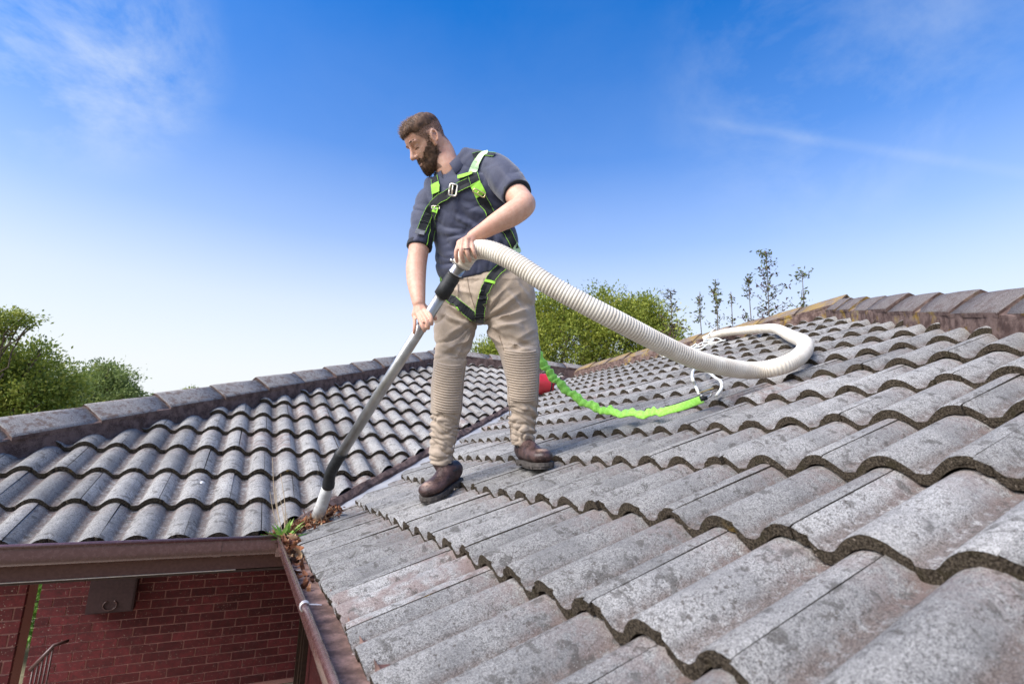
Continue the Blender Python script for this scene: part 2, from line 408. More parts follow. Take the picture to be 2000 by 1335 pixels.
def lay(kind, slope):
    lx, ly, lz = slope_frame(kind); q = random.Random(5 if kind == 'R' else 6); cnt = 0
    planesR = [(V((-0.06, 0, 0)), vR), (V((HW, Y0+.05, 0)), nHR), (V((HW-.05, 0, 0)), V((-1, 0, 0)))]
    planesL = [(V((0, 0.155, 0)), -vR), (V((X0, HW-.06, 0)), vR), (V((0, HW-.05, 0)), V((0, -1, 0)))]
    planes = planesR if kind == 'R' else planesL
    for k in range(1, 15):
        for n in range(-40, 40):
            if kind == 'R':
                yc = n*0.30 - 2.216 + (0.0 if k % 2 == 0 else 0.15)
                o = V((0, yc-0.02, 0)) + ly*((k-1)*GA)
                if o.y < -5 or o.y > 6: continue
            else:
                xs = -(n*0.3 + 0.1355) + (0.0 if k % 2 == 1 else 0.15)
                o = V((xs, 0, 0.022)) + ly*((k-1)*GA)
                if o.x < -4 or o.x > 6: continue
            jit = V((q.uniform(-.002, .002), q.uniform(-.002, .002), 0))
            m3 = Matrix((lx, ly, lz)).transposed() @ Matrix.Rotation(q.gauss(0, .004), 3, 'Z') @ Matrix.Rotation(q.gauss(0, .006), 3, 'X') @ Matrix.Rotation(q.gauss(0, .004), 3, 'Y')
            mat = Matrix.Translation(o + ly*q.gauss(0, .003) + lx*q.gauss(0, .001)) @ m3.to_4x4()
            me = cut_mesh(TILES[q.randrange(len(TILES))], mat, planes)
            if me is None: continue
            t = bpy.data.objects.new('roof_tile', me); COL.objects.link(t); t.parent = slope
            t.matrix_local = Matrix.Translation(-ORG[slope]) @ mat; cnt += 1
    return cnt
nR = lay('R', slopeR); nL = lay('L', slopeL)

dd_ = ray(395, 941); nl_ = V((0, -TT, 1)); dp_ = CAM + dd_*((.022-nl_.dot(CAM))/nl_.dot(dd_)); simple('dropping', (0.72, 0.71, 0.68), 0.8)
lx_, ly_, lz_ = slope_frame('L'); q = random.Random(77); rim_ = [(math.cos(2*PI*i/11)*.012*q.uniform(.6, 1.3), math.sin(2*PI*i/11)*.009*q.uniform(.6, 1.3)) for i in range(11)]
link('bird_dropping', mesh('bird_dropping', [dp_ + lx_*a + ly_*b - lz_*.004*(1+0) for a, b in rim_] + [dp_ + lx_*a*.7 + ly_*b*.7 + lz_*.003 for a, b in rim_], [(i, (i+1) % 11, 11+(i+1) % 11, 11+i) for i in range(11)] + [tuple(range(11, 22))], 'dropping', smooth=True), slopeL)
# ---- ridge and hip caps on their mortar bed
def cap_mesh(mats, length=0.455, hw=0.118, drop=0.106, th=0.019):
    vs, fs, mi = [], [], []
    pr = []
    for i in range(13):
        a = -1 + 2*i/12; pr.append((a*hw, -drop*(abs(a)**1.18)))
    n = len(pr); rows = [(0.0, 0.0, 1.03), (0.012, 0.002, 1.03), (0.22, -0.004, 1.0), (length, -0.016, 0.95)]
    q = random.Random(3)
    for dz in (0, -th):
        for y, z, s in rows:
            for x, h in pr: vs.append((x*s*(1.0 if dz == 0 else .97), y + q.uniform(-.002, .002), h*s + z + dz))
    R_ = len(rows)
    for j in range(R_-1):
        for i in range(n-1):
            a = j*n+i; fs.append((a, a+1, a+n+1, a+n)); mi.append(0)
            b = R_*n + a; fs.append((b+1, b, b+n, b+n+1)); mi.append(1)
    for i in range(n-1):
        fs.append((R_*n+i, R_*n+i+1, i+1, i)); mi.append(1)
        e0 = (R_-1)*n+i; fs.append((e0, e0+1, R_*n+e0+1, R_*n+e0)); mi.append(1)
    for i in (0, n-1):
        for j in range(R_-1):
            a = j*n+i; f = (a, a+n, R_*n+a+n, R_*n+a); fs.append(f if i == 0 else tuple(reversed(f))); mi.append(1)
    me = mesh('ridge_cap', vs, fs, mats, mi); me.polygons.foreach_set('use_smooth', [m == 0 for m in mi]); return me
def ridge(p_low, p_high, top, capmat, mortmat, label, hw=0.132, exposure=0.43, start=0.0, bed=0.10):
    a, b = V(p_low), V(p_high); d = b-a; ln = d.length; d.normalize()
    lat = d.cross(V((0, 0, 1))).normalized(); up = lat.cross(d)
    # bed: a lumpy prism of mortar between the caps and the cut tiles
    n = max(4, int(ln/0.07)); vs, fs = [], []; q = random.Random(int(ln*100))
    pr = [(-hw*.96, -0.19), (-hw*.97, top-.73*hw-.010), (-hw*.5, top-.48*hw), (hw*.5, top-.48*hw), (hw*.97, top-.73*hw-.010), (hw*.96, -0.19)]
    for i in range(n+1):
        c = a + d*(ln*i/n)
        for k, (x, z) in enumerate(pr):
            s = 1 + 0.09*noise.noise(c*6 + V((k, 0, 0))) + q.uniform(-.02, .02)
            vs.append(c + lat*x*s + up*(z + 0.006*noise.noise(c*9+V((0, k*3, 0)))))
    m_ = len(pr)
    for i in range(n):
        for k in range(m_-1): fs.append((i*m_+k, i*m_+k+1, (i+1)*m_+k+1, (i+1)*m_+k))
    fs += [tuple(range(m_)), tuple(reversed(range(n*m_, n*m_+m_)))]
    bedo = link('mortar_bed', mesh('mortar_bed', vs, fs, mortmat), house); bedo['label'] = label
    cm = cap_mesh([capmat, mortmat], hw=hw, drop=.73*hw)
    s = start; q = random.Random(9)
    while s < ln - 0.2:
        m3 = Matrix((lat, d, up)).transposed() @ Matrix.Rotation(q.gauss(0, .012), 3, 'Y') @ Matrix.Rotation(q.gauss(0, .008), 3, 'Z')
        o = bpy.data.objects.new('ridge_cap', cm); COL.objects.link(o); o.parent = bedo
        o.matrix_local = Matrix.Translation(-ORG[bedo]) @ Matrix.Translation(a + d*s + up*(top + q.gauss(0, .003))) @ m3.to_4x4(); s += exposure
ridge((X0-HW, 0, 0), (X0, HW, ZR), 0.142, 'cap_grey', 'mortar', 'grey capped hip over the far slope', start=0.055, exposure=0.44)
ridge((X0-.05, HW, ZR), (HW, HW, ZR), 0.165, 'cap_grey', 'mortar', 'short ridge behind the man')
ridge((HW, Y0-.1, ZR), (HW, HW, ZR), 0.120, 'cap_lichen', 'mortar_lichen', 'long ridge with yellow lichen')
ridge((0, hipR(0), 0), (HW, Y0, ZR), 0.108, 'cap_red', 'mortar_lichen', 'reddish brown hip in the right foreground', hw=0.120, exposure=0.42, start=0.02)

# ---- valley: pressed metal tray, mortar along the cut tiles of the far slope
vs, fs = [], []
for i in range(41):
    s = 0.0 + HW*i/40; z = s*TT
    for off, dz in ((-0.20, -0.045), (-0.05, -0.045), (0.0, -0.052), (0.05, -0.045), (0.22, -0.045)):
        vs.append((s - off*.5, s + off*.5, z + abs(off*.5)*TT + dz))
for i in range(40):
    for k in range(4): fs.append((i*5+k, i*5+k+1, i*5+k+6, i*5+k+5))
link('valley_flashing', mesh('valley_flashing', vs, fs, 'lead'), house)
vs, fs = [], []; q = random.Random(2)
for i in range(121):
    s = 0.10 + (HW-.1)*i/120; z = s*TT; j = lambda k: 0.014*noise.noise(V((s*9, k*5.1, 0))) + q.uniform(-.004, .004)
    for off, dz in ((0.098, -0.062), (0.108, -0.026), (0.145, -0.010), (0.185, -0.024), (0.20, -0.06)):
        o_ = off + j(off*100); vs.append((s - o_*.5, s + o_*.5, z + o_*.5*TT + dz + 0.016*noise.noise(V((s*14, off*60, 3)))))
for i in range(120):
    for k in range(4): fs.append((i*5+k, i*5+k+1, i*5+k+6, i*5+k+5))
fs += [(4, 3, 2, 1, 0)]
mo = link('valley_mortar', mesh('valley_mortar', vs, fs, 'mortar'), house)

# ---- gutters and fascia
LIP = 0.068
gp = [(0.0, -0.076), (0.030, -0.078), (0.052, -0.068), (0.062, -0.045), (0.064, -0.008)]     # outer face, from the back bottom to the lip
def gutter(name, p0, p1, out, label):
    g = MB(); p0, p1 = V(p0), V(p1)
    outer = [(-0.03, -0.076)] + gp
    v, f = extrude_profile(outer, p0, p1, out); g.add(v, f, 0)
    inner = [(0.061, -0.008), (0.060, -0.030), (0.052, -0.038), (0.028, -0.041), (-0.026, -0.040), (-0.027, -0.012)]
    v, f = extrude_profile(inner, p0, p1, out); g.add(v, f, 1)
    o = g.build(name, ['gutter_paint', 'gutter_dirty'], house, smooth=True); o['label'] = label
    b = MB(); b.tube([p0 + out*0.064, p1 + out*0.064], 0.0085, 10, 0)
    lo = b.build('rolled_lip', 'gutter_paint', o, smooth=True)
    return o
yE = hipR(0)
gL = gutter('gutter', (X0-HW, 0.0, 0.004), (-LIP+.004, 0.0, 0.004), V((0, -1, 0)), 'brown gutter facing the camera')
gR = gutter('gutter', (0.0, yE, 0.0), (0.0, -LIP+.004, 0.0), V((-1, 0, 0)), 'brown gutter seen from above, leaves in it')
# corner piece of the trough
MB().box((-LIP, -LIP, -.079), (0.03, 0.05, -.041)).build('gutter_corner', 'gutter_dirty', house)
def bracket(g, c, out, along):
    b = MB(); pts = []
    for i in range(13):
        a = R(-150 + 300*i/12); pts.append(V(c) + out*(0.064 + 0.0105*math.cos(a)) + V((0, 0, 1))*(0.0105*math.sin(a)))
    for s in (-0.006, 0.006): b.tube([p + along*s for p in pts], 0.0022, 6)
    # flat tongue reaching back over the trough
    m = Matrix.Translation(V(c)) @ Matrix((along, -out, V((0, 0, 1)))).transposed().to_4x4()
    b.add([m @ V(p) for p in ((-.006, -.056, .004), (.006, -.056, .004), (.007, -.035, .002), (.003, -.024, 0), (-.003, -.024, 0), (-.007, -.035, .002))], [(0, 1, 2, 3, 4, 5)])
    return b.build('gutter_bracket', 'bracket_metal', g, smooth=True)
simple('bracket_metal', (0.55, 0.52, 0.52), 0.4, 0.5, 0.4)
for y in (-1.28, -2.3, -3.4): bracket(gR, (0, y, 0), V((-1, 0, 0)), V((0, 1, 0)))
for x in (-0.30, -1.6): 
    b = MB(); v, f = extrude_profile([(a+.002, z) for a, z in gp[1:]] + [(0.068, 0.006)], V((x-.014, 0, 0.004)), V((x+.014, 0, 0.004)), V((0, -1, 0))); b.add(v, f).build('gutter_joint', 'gutter_paint', gL, smooth=True)
fa = MB().box((X0-HW+.02, 0.028, -0.137), (0.03, 0.052, -0.02)).build('fascia', 'fascia_paint', house)
MB().box((0.03, yE+.02, -0.137), (0.054, 0.028, -0.02)).build('fascia', 'fascia_paint', house)
MB().box((X0-HW+.02, 0.024, -0.1410), (-0.22, 0.034, -0.1378)).build('soffit_bead', 'bead_white', house)
MB().box((X0-HW, 0.053, -0.155), (0.62, 4.62, -0.145)).build('porch_ceiling', 'soffit', house)
MB().box((0.055, yE+.03, -0.155), (0.62, 0.05, -0.145)).build('eave_soffit', 'soffit', house)

# ---- walls: brick by brick where the photo shows them
BH, BL, JT = 0.075, 0.229, 0.012
def brick_wall(name, x0, x1, y, z0, z1, depth, label, skip=None):
    w_ = MB().box((x0+.004, y+.009, z0), (x1-.004, y+depth, z1)).build(name, 'brick_mortar', house); w_['label'] = label
    bm = MB().box((0, 0, 0), (BL, 0.05, BH)); me = mesh('brick', bm.v, bm.f, 'brick')
    half = MB().box((0, 0, 0), (BL/2-JT/2, 0.05, BH)); mh = mesh('brick', half.v, half.f, 'brick')
    q = random.Random(4); row = 0; z = z1 - BH - 0.004; cnt = 0
    while z > z0 - 0.02:
        x = x0; first = True
        while x < x1 - 0.03:
            use = me
            if first and row % 2: use = mh
            L_ = BL if use is me else BL/2-JT/2
            if x + L_ > x1 + .001:
                L_ = x1 - x; c = MB().box((0, 0, 0), (L_, 0.05, BH)); use = mesh('brick', c.v, c.f, 'brick')
            if not (skip and skip(x+L_/2, z)):
                o = bpy.data.objects.new('brick', use); COL.objects.link(o); o.parent = w_
                o.location = V((x, y + q.uniform(-.002, .002), z)) - ORG[w_]; cnt += 1
            x += L_ + JT; first = False
        z -= BH + JT; row += 1
    return w_
WY = 4.45
wallm = brick_wall('brick_wall', -1.93, 0.62, WY, GZ+.03, -0.145, 0.12, 'speckled dark red brick wall at the back of the porch', skip=lambda x, z: z > -0.46)
pier = brick_wall('brick_pier', -2.20, -1.555, 2.50, GZ+.0, -0.145, 0.28, 'red brick pier at the left edge')
MB().box((0.62, yE+.62, GZ), (0.74, WY+.12, -0.145)).build('side_wall', 'brick', house)
MB().box((-2.2, -0.1, GZ-.05), (0.62, WY, GZ+.025)).build('porch_floor', 'concrete', house)
for x, y, s, h0 in ((0.575, WY-.06, .05, GZ), (0.58, WY-.45, .07, GZ), (0.56, WY-.75, .05, GZ)):
    MB().box((x-s/2, y-s/2, h0), (x+s/2, y+s/2, -0.156)).build('timber_post', 'dark_timber', house)
# meter box on the wall
def onY(x, y, Y): 
    d = ray(x, y); return CAM + d*((Y-CAM.y)/d.y)
mb0, mb1 = onY(165, 1200, WY-.15), onY(259, 1190, WY-.15)
bx = MB().box((mb0.x, WY-.15, mb0.z), (mb1.x, WY, mb0.z+.52)).build('meter_box', 'box_paint', house); bx['label'] = 'dark brown meter box hung on the porch wall'
MB().box((mb0.x+.015, WY-.158, mb0.z+.012), (mb1.x-.015, WY-.151, mb0.z+.51)).build('box_lid', 'box_paint', bx)
cx_, cz_ = (mb0.x+mb1.x)/2+.0, mb0.z+.075
MB().tube([V((cx_+.058*math.sin(R(-150+300*i/16)), WY-.166, cz_-.048*math.cos(R(-150+300*i/16)))) for i in range(17)], .006, 8).build('ring_handle', 'rail_paint', bx, smooth=True)

# porch handrail
hr = empty('handrail', (-1.95, WY-.35, GZ), 'thin brown metal handrail sloping beside the porch wall', 'handrail')
ha, hb = onY(58, 1308, WY-.35), onY(106, 1259, WY-.35)
MB().tube([ha, hb, hb+V((.08, 0.1, .0))], .017, 8).build('rail', 'rail_paint', hr, smooth=True)
for i in range(5):
    p = ha.lerp(hb, 0.16+0.2*i); MB().tube([p, V((p.x, p.y, GZ+.02))], .009, 6).build('baluster', 'rail_paint', hr, smooth=True)

# ------------------------------------------------------------------ shaping helpers for soft bodies
def loft(secs, n=28, k=4, power=1.0):
    """secs: (centre, half width a, half depth b, side vector); elliptical tube through them, closed"""
    S_ = crom([(*c, a, b, *s) for c, a, b, s in secs], k) if k > 1 else [np.array((*c, a, b, *s)) for c, a, b, s in secs]
    C_ = [V(q[:3]) for q in S_]; vs, fs = [], []
    for i, q in enumerate(S_):
        t = (C_[min(i+1, len(C_)-1)] - C_[max(i-1, 0)]).normalized(); sdv = V(q[5:8]); sdv = (sdv - t*sdv.dot(t)).normalized(); fr = t.cross(sdv)
        for j in range(n):
            a = 2*PI*j/n; ca, sa = math.cos(a), math.sin(a)
            vs.append(C_[i] + sdv*(q[3]*math.copysign(abs(ca)**power, ca)) + fr*(q[4]*math.copysign(abs(sa)**power, sa)))
    m = len(S_)
    for i in range(m-1):
        for j in range(n): fs.append((i*n+j, i*n+(j+1) % n, (i+1)*n+(j+1) % n, (i+1)*n+j))
    vs += [C_[0], C_[-1]]
    for j in range(n):
        fs.append((len(vs)-2, (j+1) % n, j)); fs.append((len(vs)-1, (m-1)*n+j, (m-1)*n+(j+1) % n))
    return vs, fs
def capsule(pts, rad, n=12, k=4):
    """rounded tapered chain through the points"""
    q = crom([(*p, r_) for p, r_ in zip(pts, rad)], k); P_ = [V(a[:3]) for a in q]; r_ = [a[3] for a in q]
    d0 = (P_[0]-P_[1]).normalized(); d1 = (P_[-1]-P_[-2]).normalized()
    P_ = [P_[0]+d0*r_[0]*.9, P_[0]+d0*r_[0]*.5] + P_ + [P_[-1]+d1*r_[-1]*.5, P_[-1]+d1*r_[-1]*.9]
    r_ = [r_[0]*.4, r_[0]*.85] + r_ + [r_[-1]*.85, r_[-1]*.4]
    return tube_geo(P_, r_, n, True)
def ellipsoid(c, ax, rads, nu=20, nv=14):
    vs, fs = [], []
    for i in range(nv+1):
        th = PI*i/nv
        for j in range(nu):
            a = 2*PI*j/nu; vs.append(V(c) + ax[0]*rads[0]*math.sin(th)*math.cos(a) + ax[1]*rads[1]*math.sin(th)*math.sin(a) + ax[2]*rads[2]*math.cos(th))
    for i in range(nv):
        for j in range(nu): fs.append((i*nu+j, (i+1)*nu+j, (i+1)*nu+(j+1) % nu, i*nu+(j+1) % nu))
    return vs, fs
def fuse(parts, voxel, smooth=4, adapt=0.0):
    """union of closed shells by voxel remesh, then Laplacian smoothing; returns numpy verts and faces"""
    mb = MB()
    for v, f in parts: mb.add(v, f)
    me = bpy.data.meshes.new('tmp'); me.from_pydata([tuple(v) for v in mb.v], [], mb.f)
    bm = bmesh.new(); bm.from_mesh(me); bmesh.ops.remove_doubles(bm, verts=bm.verts, dist=1e-6); bmesh.ops.recalc_face_normals(bm, faces=bm.faces); bm.to_mesh(me); bm.free()
    o = bpy.data.objects.new('tmp', me); COL.objects.link(o)
    md = o.modifiers.new('r', 'REMESH'); md.mode = 'VOXEL'; md.voxel_size = voxel; md.adaptivity = adapt
    dg = bpy.context.evaluated_depsgraph_get(); ev = o.evaluated_get(dg); m2 = ev.to_mesh()
    vs = np.empty(len(m2.vertices)*3); m2.vertices.foreach_get('co', vs); vs = vs.reshape(-1, 3)
    fs = [tuple(p.vertices) for p in m2.polygons]; ed = np.empty(len(m2.edges)*2, int); m2.edges.foreach_get('vertices', ed); ed = ed.reshape(-1, 2)
    ev.to_mesh_clear(); bpy.data.objects.remove(o); bpy.data.meshes.remove(me)
    deg = np.bincount(ed.ravel(), minlength=len(vs))[:, None].clip(1)
    for it in range(smooth*2):
        acc = np.zeros_like(vs); np.add.at(acc, ed[:, 0], vs[ed[:, 1]]); np.add.at(acc, ed[:, 1], vs[ed[:, 0]])
        lam = 0.5 if it % 2 == 0 else -0.47
        vs = vs + lam*(acc/deg - vs)
    return vs, fs, ed
def normals(vs, fs):
    f = np.array([q[:4] if len(q) > 3 else (*q, q[2]) for q in fs]); n = np.cross(vs[f[:, 2]]-vs[f[:, 0]], vs[f[:, 3]]-vs[f[:, 1]])
    out = np.zeros_like(vs)
    for i in range(4): np.add.at(out, f[:, i], n)
    return out/np.linalg.norm(out, axis=1, keepdims=True).clip(1e-12)

# ------------------------------------------------------------------ the man
fabric = {}
def cloth_mat(name, c, rough=0.85, weave=700, var=0.18, sheen=0.2):
    n = NT(name, rough, 0.2); p = n.pos()
    a = n.noise(weave, 2, 0.5, p); b = n.noise(9, 3, 0.6, p)
    col = n.mix(n.ramp(a, .3, .7), tuple(x*(1-var) for x in c), tuple(x*(1+var) for x in c))
    col = n.mix(n.ramp(b, .4, .7, 0, .22), col, tuple(x*.72 for x in c)); n.color(col)
    n.bump(a, 0.25, 0.002); n.b.inputs['Sheen Weight'].default_value = sheen; M[name] = n.m
cloth_mat('shirt', (0.046, 0.052, 0.092), 0.62, sheen=0.35)
cloth_mat('shirt_trim', (0.022, 0.023, 0.032), 0.8)
cloth_mat('khaki', (0.43, 0.345, 0.265))
cloth_mat('khaki_dark', (0.27, 0.205, 0.15))
cloth_mat('webbing', (0.012, 0.014, 0.018), 0.6, 900)
cloth_mat('lime_webbing', (0.34, 0.72, 0.07), 0.6, 900)
cloth_mat('lime_pale', (0.62, 0.86, 0.50), 0.6, 900)
def skin_mat():
    n = NT('skin', 0.5, 0.35); p = n.pos()
    a = n.noise(55, 4, 0.6, p); b = n.noise(260, 3, 0.6, p); d = n.noise(8, 2, 0.5, p)
    c = n.mix(n.ramp(a, .35, .68), (0.60, 0.335, 0.235), (0.66, 0.40, 0.29))
    c = n.mix(n.ramp(d, .45, .65, 0, .35), c, (0.60, 0.27, 0.18))
    c = n.mix(n.ramp(b, .56, .7, 0, .40), c, (0.42, 0.24, 0.16))
    st = n.attr('stubble').outputs['Fac']; c = n.mix(n.mul(st, n.ramp(n.noise(420, 3, .7, p), .30, .62, .45, 1.0)), c, (0.105, 0.058, 0.038)); n.color(c)
    n.b.inputs['Subsurface Weight'].default_value = 0.12; n.b.inputs['Subsurface Radius'].default_value = (0.012, 0.005, 0.003)
    n.bump(b, 0.15, 0.002); M['skin'] = n.m
    n = NT('hair', 0.6, 0.3); r_ = n.attr('tone').outputs['Fac']
    n.color(n.mix(r_, (0.045, 0.026, 0.018), (0.24, 0.135, 0.082))); M['hair'] = n.m
    n = NT('boot_leather', 0.5, 0.4); p = n.pos()
    a = n.noise(22, 4, 0.6, p); b = n.noise(160, 3, 0.6, p)
    c = n.mix(n.ramp(a, .38, .66), (0.032, 0.017, 0.015), (0.095, 0.052, 0.045))
    c = n.mix(n.ramp(b, .52, .70, 0, .6), c, (0.17, 0.115, 0.095))
    sc = n.attr('scuff').outputs['Fac']; c = n.mix(n.mul(n.ramp(sc, 0.3, 0.8), n.ramp(n.noise(45, 4, .7, p), .35, .55)), c, (0.34, 0.23, 0.17))
    n.color(c); n.L(n.ramp(a, .3, .7, .38, .62), n.b.inputs['Roughness']); n.bump(b, .35, .003); M['boot_leather'] = n.m
skin_mat()
simple('boot_sole', (0.085, 0.074, 0.066), 0.85, 0.2, var=0.3, scale=70, bump=0.3)
cloth_mat('grey_web', (0.16, 0.17, 0.19), 0.6, 900)
simple('brass', (0.75, 0.60, 0.30), 0.3, 0.5, 0.9)
simple('eye_white', (0.75, 0.72, 0.68), 0.3)

HORG = V((0.72, -0.50, 0.30))                 # between the feet
# --- head in its own frame: fx forward, ly left, uz up
hh = (-cr*math.sin(R(61)) - cf*math.cos(R(61))).normalized()
cuv = cu
HF = (hh*math.cos(R(38)) - cuv*math.sin(R(38))).normalized(); HU = (hh*math.sin(R(38)) + cuv*math.cos(R(38))); HU = (HU - HF*HU.dot(HF)).normalized(); HL = HU.cross(HF)
HC = pt(836, 279, 2.50)
def hw(x, y, z): return HC + (HF*x + HL*y + HU*z)*0.965
HS = [(-.122, .074, .040, .016), (-.110, .088, .004, .036), (-.088, .094, -.042, .052), (-.062, .0955, -.066, .060), (-.036, .0955, -.078, .065), (-.010, .0945, -.090, .069),
      (.014, .0905, -.098, .072), (.034, .0955, -.102, .0745), (.060, .0945, -.104, .076), (.084, .083, -.097, .0725), (.104, .062, -.080, .061), (.117, .034, -.052, .042), (.1235, .002, -.022, .018)]
HSI = np.array(crom(HS, 6)); HZ = HSI[:, 0]
def head_pt(th, z, off=0.0):
    fr, bk, wd = (np.interp(z, HZ, HSI[:, i]) for i in (1, 2, 3)); c = (fr+bk)/2; rx = (fr-bk)/2
    ca, sa = math.cos(th), math.sin(th)
    x = c + rx*math.copysign(abs(ca)**.92, ca); y = wd*math.copysign(abs(sa)**.86, sa)
    if x > 0.03:                               # sockets, cheeks, temples
        for s in (-1, 1):
            g = math.exp(-((y-s*.033)**2/.00024 + (z-.012)**2/.00016)); x -= .0125*g
            g = math.exp(-((y-s*.044)**2/.0003 + (z+.020)**2/.0004)); x += .004*g
    n = V((ca/max(rx, .01), sa/max(wd, .01), 0)).normalized()
    if z > .06: n = (n*(1-(z-.06)/.065) + V((0, 0, 1))*((z-.06)/.065)).normalized()
    if z < -.08: n = (n + V((0, 0, -1))*((-.08-z)/.04)).normalized()
    return V((x, y, z)) + n*off
parts = []
nh = 72; vs, fs = [], []; zz = list(np.linspace(-.122, .1235, 56))
for z in zz:
    for j in range(nh): vs.append(hw(*head_pt(2*PI*j/nh, z)))
for i in range(len(zz)-1):
    for j in range(nh): fs.append((i*nh+j, i*nh+(j+1) % nh, (i+1)*nh+(j+1) % nh, (i+1)*nh+j))
fs += [tuple(reversed(range(nh))), tuple(range((len(zz)-1)*nh, len(zz)*nh))]
parts.append((vs, fs))
parts.append(capsule([hw(.088, 0, .030), hw(.098, 0, .008), hw(.110, 0, -.012), hw(.116, 0, -.022)], [.008, .009, .011, .0125]))
for s in (-1, 1):
    parts.append(ellipsoid(hw(.102, s*.012, -.026), (HF, HL, HU), (.011, .008, .008)))
    parts.append(ellipsoid(hw(.0775, s*.032, .013), (HF, HL, HU), (.0125, .0135, .0125)))     # lowered lids
    parts.append(capsule([hw(.088, s*.012, .033), hw(.090, s*.030, .037), hw(.078, s*.050, .033)], [.008, .0085, .007]))
    # ear: rim, lobe and bowl
    rim = [hw(-.008+.014*math.cos(a)-.008*math.sin(a), s*(.075+.010*max(0, math.cos(a+2.6))+.004), .005+.0265*math.sin(a)) for a in [R(d) for d in range(-60, 241, 25)]]
    parts.append(capsule(rim, [.0047]*len(rim), 10, 3))
    parts.append(ellipsoid(hw(-.006, s*.074, .002), (HF, HL, HU), (.013, .005, .023)))
    parts.append(ellipsoid(hw(.006, s*.076, -.026), (HF, HL, HU), (.009, .006, .012)))
parts.append(ellipsoid(hw(.096, 0, -.068), (HF, HL, HU), (.008, .022, .006)))                  # lower lip
# --- neck, trunk core, arms, legs under the clothes
def P3(*a): return pt(*a)
side0 = (cr*math.cos(R(22)) - cf*math.sin(R(22))).normalized()
parts.append(loft([(hw(-.030, 0, -.02), .058, .062, HL), (hw(-.035, 0, -.07), .057, .062, HL), (P3(876, 330, 2.515), .064, .064, side0), (P3(892, 352, 2.53), .085, .072, side0)], 24, 4))
parts.append(loft([(P3(895, 362, 2.53), .13, .06, side0), (P3(908, 400, 2.53), .15, .09, side0), (P3(930, 490, 2.54), .15, .10, side0), (P3(942, 570, 2.54), .15, .10, side0), (P3(944, 610, 2.53), .12, .08, side0)], 24, 3))
# his left arm (right in the picture)
sL, eL, wL = P3(972, 344, 2.46), P3(1023, 398, 2.25), P3(924, 463, 2.185)
armL = [(P3(958, 336, 2.48), .050), (sL, .055), (P3(1000, 372, 2.36), .055), (P3(1020, 393, 2.27), .050), (P3(1022, 402, 2.235), .050), (P3(1000, 418, 2.215), .051), (P3(972, 434, 2.20), .043), (P3(944, 451, 2.19), .0335), (wL, .0285)]
parts.append(capsule([a for a, b in armL], [b for a, b in armL], 22, 4))
# his right arm (left in the picture)
armR = [(P3(845, 385, 2.58), .050), (P3(834, 405, 2.57), .054), (P3(823, 455, 2.52), .050), (P3(816, 500, 2.475), .047), (P3(813, 520, 2.45), .0475), (P3(813, 548, 2.40), .043), (P3(816, 575, 2.345), .034), (P3(818, 592, 2.315), .0285)]
parts.append(capsule([a for a, b in armR], [b for a, b in armR], 22, 4))
def hand(wrist, fingers, thumb, r0):
    for j, (m, p, t, rr) in enumerate(fingers):
        m, p, t = P3(*m), P3(*p), P3(*t); mid = (p*.45 + t*.55) + (p-(m+t)/2)*.30
        parts.append(capsule([wrist.lerp(m, .15), wrist.lerp(m, .55), m], [r0, .0155, .0125], 12, 3))
        parts.append(capsule([m, m.lerp(p, .5)+(p-(m+t)/2)*.10, p, mid, t], [rr*1.12, rr*1.05, rr*1.04, rr*.95, rr*.82], 12, 3))
    th = [P3(*q) for q in thumb]; parts.append(capsule([wrist.lerp(th[0], .3)] + th, [.015] + [.0135, .012, .0105, .009][:len(th)], 12, 3))
hand(wL, [((897, 474, 2.150), (891, 492, 2.130), (893, 511, 2.140), .0088), ((904, 470, 2.140), (900.5, 491, 2.112), (906, 511, 2.130), .0092), ((912, 468.5, 2.140), (912, 489, 2.105), (918.5, 509, 2.122), .0089), ((920, 471, 2.150), (924, 487, 2.112), (929, 503, 2.122), .0079)],
     [(908, 480, 2.20), (899, 490, 2.235), (895, 504, 2.24)], .022)
wR = P3(818, 592, 2.315)
hand(wR, [((828, 604, 2.295), (840, 616, 2.240), (843.5, 633, 2.236), .0088), ((821.5, 608, 2.285), (832, 625, 2.232), (837, 641, 2.232), .0092), ((815, 612, 2.285), (823, 632, 2.235), (829.5, 646, 2.236), .0089), ((809, 615, 2.295), (810, 633, 2.262), (808.5, 650, 2.262), .0079)],
     [(830, 600, 2.325), (842, 610, 2.335), (850, 622, 2.325)], .022)
LEGA = [(846, 934, 598, 2.53), (846, 931, 640, 2.49), (848, 922, 680, 2.455), (846, 912, 712, 2.435), (842, 906, 750, 2.425), (841, 903, 795, 2.425), (840, 895, 835, 2.43), (839, 888, 870, 2.43), (839, 884, 903, 2.43)]
LEGB = [(948, 1046, 598, 2.50), (952, 1051, 640, 2.465), (968, 1056, 672, 2.435), (979, 1056, 706, 2.405), (989, 1054, 748, 2.385), (991, 1052, 785, 2.385), (994, 1049, 815, 2.39), (995, 1046, 842, 2.39), (998, 1045, 866, 2.39)]
def leg_secs(T, shrink=1.0, ratio=1.0):
    out = []
    for xl, xr, y, d in T:
        a = pxm((xr-xl)/2, d)*shrink; out.append((P3((xl+xr)/2, y, d), a, a*ratio, side0))
    return out
for T in (LEGA, LEGB): parts.append(loft(leg_secs(T, .66), 18, 2))
bv, bf, be = fuse(parts, 0.0042, 2)
man = link('person', mesh('person', bv, bf, 'skin', smooth=True), None, HORG)
tag(man, 'bearded man in navy polo and khaki trousers standing on the roof', 'person')

